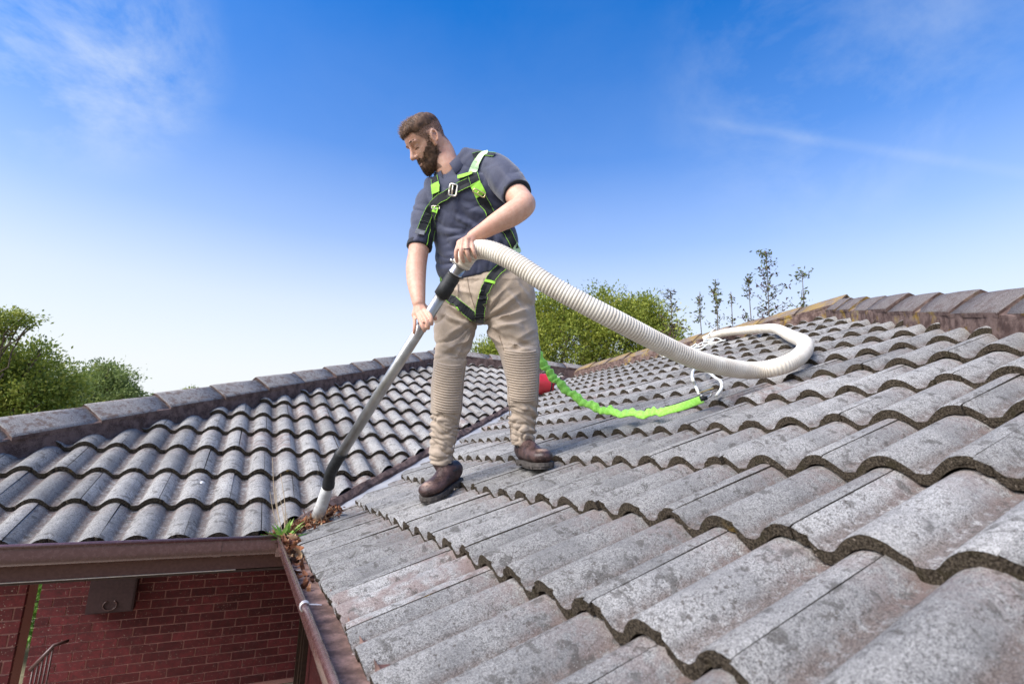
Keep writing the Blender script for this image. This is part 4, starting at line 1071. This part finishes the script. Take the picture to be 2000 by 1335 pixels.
MB().tube([pd-dirp*.008-cr*.030+cu*.012, pd-dirp*.008-cr*.046+cu*.022], .006, 8).build('clamp_screw', 'steel', cl, smooth=True)

HR = 0.039
def roofR(x, y, h): return V((x, y, x*TT)) + NRM*h
hp = [pd-dirp*.01, pd+dirp*.015, P3(913, 499, 2.192), P3(923, 490, 2.182), P3(938, 487, 2.165), P3(962, 491, 2.135), P3(1000, 509, 2.09), P3(1080, 560, 2.03), P3(1200, 624, 2.03), P3(1330, 690, 2.17), P3(1400, 713, 2.28), P3(1470, 723, 2.42)]
for (x, y) in ((1532, 712), (1566, 690), (1571, 669), (1545, 656)): hp.append(onR(x, y, .052))
hp += [roofR(3.55, .06, .05), roofR(3.85, .42, .05), roofR(4.08, .80, .055), roofR(4.20, 1.12, .07), roofR(4.22, 1.30, .07), roofR(4.17, 1.42, .055)]
def ribbed(path, rad, pitch=.0130, amp=.0034, n=18):
    q = [V(a) for a in crom([tuple(p) for p in path], 40)]
    acc = [0]
    for i in range(1, len(q)): acc.append(acc[-1] + (q[i]-q[i-1]).length)
    L_ = acc[-1]; st = pitch/5; m = int(L_/st); A = np.array([tuple(a) for a in q]); s = np.linspace(0, L_, m+1)
    P_ = [V(a) for a in np.stack([np.interp(s, acc, A[:, i]) for i in range(3)], 1)]
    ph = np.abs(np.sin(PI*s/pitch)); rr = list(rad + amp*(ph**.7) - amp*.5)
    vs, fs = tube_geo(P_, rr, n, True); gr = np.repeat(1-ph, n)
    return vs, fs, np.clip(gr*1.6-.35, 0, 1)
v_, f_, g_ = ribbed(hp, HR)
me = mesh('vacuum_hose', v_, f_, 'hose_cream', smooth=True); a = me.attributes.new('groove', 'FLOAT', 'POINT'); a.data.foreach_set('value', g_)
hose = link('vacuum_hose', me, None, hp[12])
tag(hose, 'thick cream ribbed suction hose looping from the pole across the tiles', 'hose')

# ------------------------------------------------------------------ lanyard, ropes, bucket
def lime():
    n = NT('lanyard_lime', 0.6, 0.3); p = n.pos(); a = n.noise(90, 3, .6, p)
    n.color(n.mix(n.ramp(a, .3, .7), (0.27, 0.66, 0.06), (0.42, 0.84, 0.14))); n.b.inputs['Sheen Weight'].default_value = .3; M['lanyard_lime'] = n.m
lime()
lp = [(*P3(975, 440, 2.73),), (*P3(1000, 540, 2.77),), (*P3(1030, 640, 2.77),), (*P3(1060, 708, 2.74),), (*P3(1092, 748, 2.70),), (*P3(1140, 785, 2.64),), (*P3(1195, 804, 2.58),), (*onR(1262, 807, .035),), (*onR(1320, 797, .030),), (*onR(1372, 779, .030),)]
lan = empty('lanyard', onR(1320, 797, 0), 'bright green ruched elastic safety lanyard lying across the tiles', 'lanyard')
q_ = crom(lp, 28); vs, fs = [], []; n = len(q_)
for i, c in enumerate(q_):
    c = V(c); t = (V(q_[min(i+1, n-1)])-V(q_[max(i-1, 0)])).normalized(); s_ = t.cross(V((0, 0, 1)).lerp(-cf, .65)).normalized(); nn = s_.cross(t)
    flat = ss(i/n, .80, .86); wob = (1-flat)
    wd = .018 + wob*(.007*abs(math.sin(i*.20)) + .005*noise.noise(V((i*.25, 0, 0))))
    for k in range(12):
        a = 2*PI*k/12; ru = wob*.0030*math.sin(i*1.0 + .4*math.cos(a)) + wob*.0015*noise.noise(V((i*.35, k*.4, 2)))
        th = .004+.005*wob
        vs.append(c + s_*math.cos(a)*(wd+ru) + nn*(math.sin(a)*(th) + ru) + V((0, 0, .006*wob*math.sin(i*.35))))
for i in range(n-1):
    for k in range(12): fs.append((i*12+k, i*12+(k+1) % 12, (i+1)*12+(k+1) % 12, (i+1)*12+k))
fs += [tuple(reversed(range(12))), tuple(range((n-1)*12, n*12))]
link('webbing', mesh('webbing', vs, fs, 'lanyard_lime', smooth=True), lan)
ce = V(lp[-1])
MB().tube([V(a) for a in crom([tuple(ce+cr*x*.001+cu*y*.001+NRM*.012) for x, y in ((-4, 0), (10, 12), (34, 22), (44, 14), (36, 2), (12, -6), (-4, 0))], 5)], .0055, 8).build('snap_hook', 'steel', lan, smooth=True)
MB().tube([ce-cr*.012, ce+cr*.020+cu*.006], [.013, .009], 10).build('rubber_keeper', 'rubber', lan, smooth=True)
m_ = MB(); c0 = ce - cr*.010 + cu*.020 + NRM*.014; c1 = ce + cr*.050 + cu*.038 + NRM*.016; sv_ = (c1-c0).cross(NRM).normalized()
m_.add([c0+sv_*.009, c1+sv_*.009, c1-sv_*.009, c0-sv_*.009] + [p-NRM*.006 for p in (c0+sv_*.009, c1+sv_*.009, c1-sv_*.009, c0-sv_*.009)], [(0, 1, 2, 3), (7, 6, 5, 4), (0, 4, 5, 1), (1, 5, 6, 2), (2, 6, 7, 3), (3, 7, 4, 0)]).build('rope_grab', 'brass', lan)
simple('rope_white', (0.74, 0.74, 0.68), 0.8, 0.2, var=0.15, scale=300)
def twisted(path, rad, k=20):
    q = [V(a) for a in crom([tuple(p) for p in path], k)]; acc = 0; rr = []
    for i in range(len(q)):
        if i: acc += (q[i]-q[i-1]).length
        rr.append(rad*(1+.13*math.sin(acc*2*PI/(rad*2.2))))
    return tube_geo(q, rr, 10, True)
v_, f_ = twisted([onR(1400, 772, .02), P3(1409, 758, 2.50), P3(1408, 745, 2.55), onR(1398, 738, .03), onR(1385, 728, .03), onR(1372, 722, .02), onR(1356, 722, .03), P3(1352, 735, 2.60), P3(1358, 752, 2.52), P3(1366, 770, 2.48)], .0075)
rope = link('anchor_rope', mesh('anchor_rope', v_, f_, 'rope_white', smooth=True), None, onR(1366, 770, 0)); tag(rope, 'white rope loop running from the rope grab under the hose', 'rope')
q = random.Random(8); path = []
for i in range(34):
    a = i*1.25 + q.uniform(-.3, .3); rad_ = q.uniform(.05, .20); c = V((3.70, 1.10, 0)); path.append(roofR(c.x + rad_*math.cos(a)*1.1 + (i-17)*.012, c.y + rad_*math.sin(a)*.75 - (i-17)*.010, q.uniform(.012, .075)))
path = [onR(1352, 712, .02), roofR(3.0, .62, .02), roofR(3.3, .85, .02)] + path + [roofR(3.9, 1.2, .03), V((4.4, 1.45, ZR+.14)), V((4.7, 1.6, ZR-.02))]
v_, f_ = twisted(path, .0065, 10)
coil = link('rope_coil', mesh('rope_coil', v_, f_, 'rope_white', smooth=True), None, roofR(3.70, 1.10, 0)); tag(coil, 'loose tangle of thin white rope heaped below the ridge', 'rope')

simple('bucket_red', (0.42, 0.02, 0.03), 0.35, 0.5, var=0.15, scale=12)
bb = V((2.95, 3.02, 2.98*TT-.03)); bkt = empty('bucket', bb, 'red plastic bucket lying in the roof valley behind the man', 'bucket')
ax = (cr*.78 - V((0, 0, 1))*.08 + cf*.35).normalized(); up_ = V((0, 0, 1)); c0 = bb + V((0, 0, .15)) - ax*.14
MB().tube([c0, c0+ax*.01, c0+ax*.26, c0+ax*.29, c0+ax*.29, c0+ax*.26, c0+ax*.02], [.118, .120, .142, .145, .137, .134, .112], 32, cap=False).build('body', 'bucket_red', bkt, smooth=True)
MB().tube([c0-ax*.001, c0+ax*.004], [.117, .117], 32).build('base', 'bucket_red', bkt)
MB().tube([c0+ax*.245, c0+ax*.262], [.146, .147], 32).build('rim_band', 'rubber', bkt, smooth=True)
e1 = ax.orthogonal().normalized(); e2 = ax.cross(e1)
MB().tube([c0+ax*(.255+.09*math.sin(a)) + (e1*.5+e2*.86)*.149*math.cos(a) - V((0, 0, 1))*.10*math.sin(a)*.2 for a in [PI*i/14 for i in range(15)]], .004, 6).build('handle', 'rubber', bkt, smooth=True)

# ------------------------------------------------------------------ litter and weeds where the gutters meet
def leaf_mat(name, cols, trans=0.25, rough=0.6):
    n = NT(name, rough, 0.3); t = n.attr('tone').outputs['Fac']; r_ = n.N('ShaderNodeValToRGB'); e = r_.color_ramp.elements
    for i, c in enumerate(cols):
        x = i/(len(cols)-1)
        el = e[i] if i < 2 and i != 1 else (e.new(x) if i < len(cols)-1 else e[len(e)-1])
        el.position = x; el.color = (*c, 1)
    n.L(t, r_.inputs[0]); n.color(r_.outputs[0])
    if trans:
        tr = n.N('ShaderNodeBsdfTranslucent'); n.L(r_.outputs[0], tr.inputs[0]); mx = n.N('ShaderNodeMixShader'); mx.inputs[0].default_value = trans
        n.L(n.b.outputs[0], mx.inputs[1]); n.L(tr.outputs[0], mx.inputs[2]); n.L(mx.outputs[0], n.t.nodes['Material Output'].inputs[0])
    M[name] = n.m
leaf_mat('dead_leaf', [(0.06, 0.028, 0.018), (0.20, 0.075, 0.035), (0.36, 0.15, 0.065), (0.46, 0.34, 0.20)], .15)
leaf_mat('weed_green', [(0.06, 0.16, 0.02), (0.16, 0.34, 0.05), (0.30, 0.46, 0.10)], .3, .45)
leaf_mat('dry_straw', [(0.42, 0.30, 0.18), (0.62, 0.50, 0.34)], .1)
def leaf_blade(c, d, n_, ln, wd, curl, vs, fs, tone, t, seg=3):
    s_ = d.cross(n_).normalized(); k = len(vs)
    for i in range(seg+1):
        u_ = i/seg; w_ = wd*math.sin(PI*(.08+.84*u_))**.8; p = c + d*ln*(u_-.5) + n_*(curl*ln*((u_-.5)**2)*2)
        vs.append(p + s_*w_*.5 + n_*curl*wd*.35); vs.append(p); vs.append(p - s_*w_*.5 + n_*curl*wd*.35); tone += [t, t*.8, t]
    for i in range(seg):
        for j in (0, 1): a = k+i*3+j; fs.append((a, a+1, a+4, a+3))
def finish(name, vs, fs, tone, mat, parent=None, loc=None, smooth=False):
    me = mesh(name, vs, fs, mat, smooth=smooth); a = me.attributes.new('tone', 'FLOAT', 'POINT'); a.data.foreach_set('value', tone); return link(name, me, parent, loc)
vs, fs, tone = [], [], []; q = random.Random(21)
def rv(z=0.0): 
    v = V((q.gauss(0, 1), q.gauss(0, 1), q.gauss(0, 1)+z)); return v.normalized()
for i in range(520):
    u_ = q.random()
    if u_ < .60:                               # heap where the valley empties
        s = q.uniform(-.05, .26); off = q.gauss(0.02, .045); c = V((s-off*.6-.005, s+off*.6+.02, max(-.03, s*TT-.015) + q.uniform(0, .045)*(1-s*2.5))); ln = q.uniform(.018, .050)
    elif u_ < .93:                             # along the gutter trough
        y = -abs(q.gauss(0, .13))-.05 if q.random() < .75 else q.uniform(-.95, -.05); c = V((q.uniform(-.050, .010), y, -.036 + q.uniform(0, .050)*ss(y, -.55, -.15))); ln = q.uniform(.02, .055)
    else:
        c = V((q.uniform(-.2, -.05), q.uniform(-.05, .02), q.uniform(-.025, -.01))); ln = q.uniform(.02, .04)
    n_ = rv(1.6); d = n_.cross(rv()).normalized(); leaf_blade(c, d, n_, ln, ln*q.uniform(.35, .6), q.uniform(-.6, .9), vs, fs, tone, q.random()**1.1)
lit = finish('leaf_litter', vs, fs, tone, 'dead_leaf'); tag(lit, 'fallen brown and orange leaves heaped in the gutter corner', 'leaves', None, 'stuff')
vs, fs, tone = [], [], []
for i in range(170):                           # broken twigs and straw in the heap
    s = q.uniform(-.06, .2); off = q.gauss(.02, .05); c = V((s-off*.6-.02, s+off*.6, max(-.02, s*TT) + q.uniform(.0, .03))); d = rv(-.2); leaf_blade(c, d, rv(2), q.uniform(.02, .06), .0028, 0, vs, fs, tone, q.random(), 1)
tw = finish('twig_litter', vs, fs, tone, 'dry_straw'); tag(tw, 'pale twigs and straw bits on the heaped leaves', 'twigs', None, 'stuff')
wc = V((-.035, -.045, -.02)); vs, fs, tone = [], [], []
for i in range(26):
    a = q.uniform(0, 2*PI); lean = q.uniform(.5, 1.25); base = wc + V((q.gauss(0, .012), q.gauss(0, .02), 0)); ln = q.uniform(.06, .125); wd = q.uniform(.014, .026); t = q.random(); k = len(vs); dirh = V((math.cos(a), math.sin(a), 0)); s_ = V((-math.sin(a), math.cos(a), 0))
    for j in range(8):
        u_ = j/7; p = base + dirh*ln*math.sin(lean)*u_ + V((0, 0, 1))*(ln*math.cos(lean)*u_*1.1 - .018*u_*u_*lean); w_ = wd*(.18 + .82*math.sin(PI*min(1, u_*.85+.10))**1.3)*(1 if j % 2 else .62)*(0 if j == 7 else 1)
        vs += [p+s_*w_*.5+V((0, 0, .003)), p, p-s_*w_*.5+V((0, 0, .003))]; tone += [t, t*.8+.2, t]
    for j in range(7):
        for h in (0, 1): b0 = k+j*3+h; fs.append((b0, b0+1, b0+4, b0+3))
weed = finish('weed_plant', vs, fs, tone, 'weed_green', None, wc); tag(weed, 'small green dandelion-like weed growing in the gutter corner', 'weed')
vs, fs, tone = [], [], []; sc_ = V((-.03, .03, -.03))
for tip, bend in (((532, 893), -8), ((548, 925), 6), ((538, 950), -4), ((527, 960), -6), ((546, 968), 5), ((490, 1020), -3), ((560, 1000), 3)):
    tp3 = onY(*tip, .06 + q.uniform(-.03, .05)); md = (sc_+tp3)/2 + cr*bend*.002; pts_ = [V(a) for a in crom([tuple(sc_), tuple(md), tuple(tp3)], 6)]
    v_, f_ = tube_geo(pts_, list(np.linspace(.0024, .0011, len(pts_))), 5); k = len(vs); vs += v_; fs += [tuple(i+k for i in f) for f in f_]; tone += [q.random()]*len(v_)
    for i in range(5):                         # seed heads
        p = pts_[-1-i % 4]; leaf_blade(p, rv(.8), rv(), .014, .003, 0, vs, fs, tone, q.random(), 1)
stk = finish('dry_grass', vs, fs, tone, 'dry_straw', None, sc_); tag(stk, 'dry straw-coloured grass stalks standing in the gutter corner', 'grass')

# ------------------------------------------------------------------ trees
leaf_mat('leaf_broad', [(0.04, 0.08, 0.018), (0.15, 0.21, 0.035), (0.32, 0.36, 0.06), (0.48, 0.45, 0.12)], .35, .45)
leaf_mat('leaf_pale', [(0.10, 0.15, 0.045), (0.21, 0.27, 0.08), (0.34, 0.38, 0.12)], .35, .5)
leaf_mat('leaf_cypress', [(0.03, 0.06, 0.014), (0.17, 0.22, 0.030), (0.34, 0.37, 0.055), (0.46, 0.44, 0.09)], .25, .6)
leaf_mat('leaf_sapling', [(0.055, 0.022, 0.028), (0.10, 0.045, 0.04), (0.09, 0.12, 0.03), (0.24, 0.25, 0.04)], .3, .5)
simple('bark', (0.11, 0.085, 0.06), 0.95, 0.1, var=0.35, scale=9, bump=0.4)
def crown(blobs, clumps, per, size, elong, up, seed, csize=.28, shell_=(.55, 1.0)):
    g = np.random.default_rng(seed); vol = np.array([b[1][0]*b[1][2] for b in blobs]); vol = vol/vol.sum()
    which = g.choice(len(blobs), clumps, p=vol); bc = np.array([tuple(b[0]) for b in blobs])[which]; br_ = np.array([b[1] for b in blobs])[which]
    dv = g.normal(size=(clumps, 3)); dv /= np.linalg.norm(dv, axis=1, keepdims=True); rr = g.uniform(*shell_, size=(clumps, 1))
    lump = 1 + .16*np.sin(dv*5.1+which[:, None]).sum(1, keepdims=True)/1.7
    cc = bc + dv*rr*lump*br_; ct = np.clip(g.normal(.5, .22, clumps) , 0, 1)
    N_ = clumps*per; ci = np.repeat(np.arange(clumps), per); cs = (g.uniform(.55, 1.25, clumps)*csize)[ci, None]
    od = g.normal(size=(N_, 3))*.5; pos = cc[ci] + od*cs*np.array((1, 1, .75))
    out = dv[ci]; d = out*.5 + od*.55 + np.array((0, 0, up)) + g.normal(size=(N_, 3))*.45; d /= np.linalg.norm(d, axis=1, keepdims=True)
    s_ = np.cross(d, g.normal(size=(N_, 3))); s_ /= np.linalg.norm(s_, axis=1, keepdims=True); nn = np.cross(d, s_)
    ln = (size*g.uniform(.6, 1.35, N_))[:, None]; wd = ln*elong
    v = np.stack([pos - d*ln*.5, pos + s_*wd*.5 + nn*wd*.12, pos + d*ln*.5, pos - s_*wd*.5 + nn*wd*.12], 1).reshape(-1, 3)
    f = np.arange(N_*4).reshape(-1, 4); t = np.clip(ct[ci]*.65 + g.uniform(0, .35, N_), 0, 1)
    return v, [tuple(q) for q in f.tolist()], np.repeat(t, 4)
def limb(a, b, r0, r1, q, bend=.12, seg=6):
    L_ = (V(b)-V(a)).length; pts_ = []
    for i in range(seg+1):
        t = i/seg; p = V(a).lerp(V(b), t) + V((q.gauss(0, 1), q.gauss(0, 1), q.gauss(0, .4)))*L_*bend*.25*math.sin(PI*t); pts_.append(p)
    return tube_geo(pts_, list(np.linspace(r0, r1, seg+1)), 8)
def tree(name, base, blobs, label, cat, mat, clumps, per, size, elong, up, seed, csize=.28, trunk=.16, group=None, limbs=26, shell_=(.55, 1.0), subs=40):
    base = V(base); root = empty(name, base, label, cat, group); q = random.Random(seed)
    v, f, t = crown(blobs, clumps, per, size, elong, up, seed, csize, shell_); finish('crown', v, f, t, mat, root)
    mb = MB(); fork = V((base.x*.5+blobs[0][0].x*.5, base.y*.5+blobs[0][0].y*.5, base.z + (blobs[0][0].z-base.z)*.55)); mb.add(*limb(base, fork, trunk, trunk*.7, q, .05))
    for i in range(limbs):
        b = blobs[i % len(blobs)]; d = V((q.gauss(0, 1), q.gauss(0, 1), q.gauss(.3, .8))).normalized(); e = b[0] + V((d.x*b[1][0], d.y*b[1][1], d.z*b[1][2]))*.85
        mb.add(*limb(fork, e, trunk*.38, .012, q, .22))
    mb.build('trunk', 'bark', root, smooth=True); return root
def blob(x, y, d, rx, rz=None, ry=None): return (pt(x, y, d), (rx, ry or rx, rz or rx))
tree('broadleaf_tree', (-4.6, 9.4, GZ), [blob(-40, 790, 9.2, 1.2, 1.15), blob(58, 748, 9.0, .68, .76), blob(-60, 720, 9.2, .6, .7), blob(90, 800, 9.1, .62, .55), blob(-8, 708, 8.8, .42, .34)], 'dense leafy tree at the left edge behind the far hip', 'tree', 'leaf_broad', 760, 60, .062, .50, .10, 31, .27, shell_=(.5, 1.0))
tree('overhanging_branch', pt(-70, 690, 8.4)-V((.3, -.1, 3.0)), [blob(14, 618, 8.4, .42, .11, .3), blob(42, 628, 8.4, .22, .08, .2), blob(-35, 640, 8.4, .35, .2, .3)], 'thin leafy branch reaching in above the left tree', 'branch', 'leaf_broad', 90, 34, .055, .45, 0, 33, .15, .022, limbs=10)
tree('broadleaf_tree', (-3.6, 15.5, GZ), [blob(190, 795, 14, 1.12, 1.22), blob(235, 800, 14, .62, .72), blob(150, 770, 14, .55, .75), blob(210, 745, 14, .4, .5)], 'paler rounded tree just right of the dense leafy one', 'tree', 'leaf_pale', 760, 50, .075, .45, .15, 35, .26)
tree('distant_tree', (-1.3, 38, GZ), [blob(372, 768, 40, .55, .40), blob(388, 767, 40, .4, .30), blob(380, 835, 40, 2.2, 2.2), blob(360, 850, 40, 1.8, 1.6)], 'tiny far treetop just showing above the hip', 'tree', 'leaf_broad', 420, 24, .20, .45, .1, 36, .5, limbs=14)
DC = 17.0
tree('cypress_tree', (7.9, 11.4, GZ), [blob(1215, 690, DC, 1.75, 1.95), blob(1085, 690, DC, 1.75, 1.95), blob(1010, 705, DC-.6, 1.25, 1.1), blob(1270, 690, DC, 1.05, 1.35), blob(1175, 620, DC, .9, .85), blob(1245, 620, DC, .75, .75), blob(1075, 615, DC, .75, .85), blob(960, 710, DC-1, .7, .75)],
     'broad feathery yellow-green conifer behind the man', 'tree', 'leaf_cypress', 2700, 40, .095, .40, .25, 41, .34, .28, shell_=(.62, 1.02))
# thin saplings with dark red and yellow leaves beyond the ridge
SAPL = 'slender saplings beyond the ridge'
def sapling(px, ytop, ybot, d, spread, dens, seed, lab, red):
    q = random.Random(seed); a = pt(px, ybot+60, d); base = V((a.x, a.y, GZ)); top = pt(px+q.uniform(-5, 5), ytop, d); root = empty('sapling', base, lab, 'sapling', SAPL); mb = MB(); mb.add(*limb(base, top, .03, .008, q, .02, 10))
    vs, fs, tone = [], [], []; H = (top-a).length
    for i in range(int(34*dens)):
        t = q.random()**.85; p = a.lerp(top, t); dd = V((q.gauss(0, 1), q.gauss(0, 1), q.uniform(.1, 1.2))).normalized(); ln = spread*2.0*(1.05-.75*t)*q.uniform(.4, 1.1); e = p + dd*ln; mb.add(*limb(p, e, .009, .004, q, .1, 3))
        for j in range(int(q.uniform(5, 12)*dens)):
            c = p.lerp(e, q.uniform(.2, 1.08)) + V((q.gauss(0, .05), q.gauss(0, .05), q.gauss(0, .05))); tn = q.uniform(0, .38) if q.random() < red*(1.25-t) else q.uniform(.55, 1)
            leaf_blade(c, V((q.gauss(0, 1), q.gauss(0, 1), q.gauss(-.2, .8))).normalized(), rv(.4), q.uniform(.06, .11), .040, .2, vs, fs, tone, tn, 2)
    finish('leaves', vs, fs, tone, 'leaf_sapling', root); mb.build('stem', 'bark', root, smooth=True)
for a in ((1313, 572, 660, 14.2, .42, 1.0, 51, 'leafy bush-like sapling leaning against the conifer edge', .75), (1362, 570, 650, 14.2, .22, .7, 52, 'faint thin sapling just left of the hose end', .1), (1396, 545, 640, 14.0, .26, .85, 53, 'thin yellowing sapling right above the hose end', .25),
          (1432, 570, 640, 14.4, .16, .5, 57, 'shortest wispy sapling between two taller ones', .4), (1458, 540, 640, 14.2, .20, .8, 54, 'narrow sapling with dark red lower leaves', .8), (1500, 492, 620, 13.8, .42, 1.25, 55, 'tallest sapling with dark red leaves and green tips', .7), (1562, 533, 620, 14.0, .36, .9, 56, 'yellow-green sapling nearest the ridge end', .2)): sapling(*a)
# sunlit shrub glimpsed past the pier
tree('garden_shrub', (-2.75, 6.7, GZ), [(V((-2.75, 6.7, GZ+.8)), (.5, .5, .85)), (V((-3.2, 6.9, GZ+.7)), (.5, .5, .7)), (V((-2.4, 7.2, GZ+.9)), (.5, .5, .9))], 'bright green garden shrub glimpsed between pier and porch wall', 'shrub', 'weed_green', 130, 24, .10, .45, .3, 61, .2, .04, limbs=10)
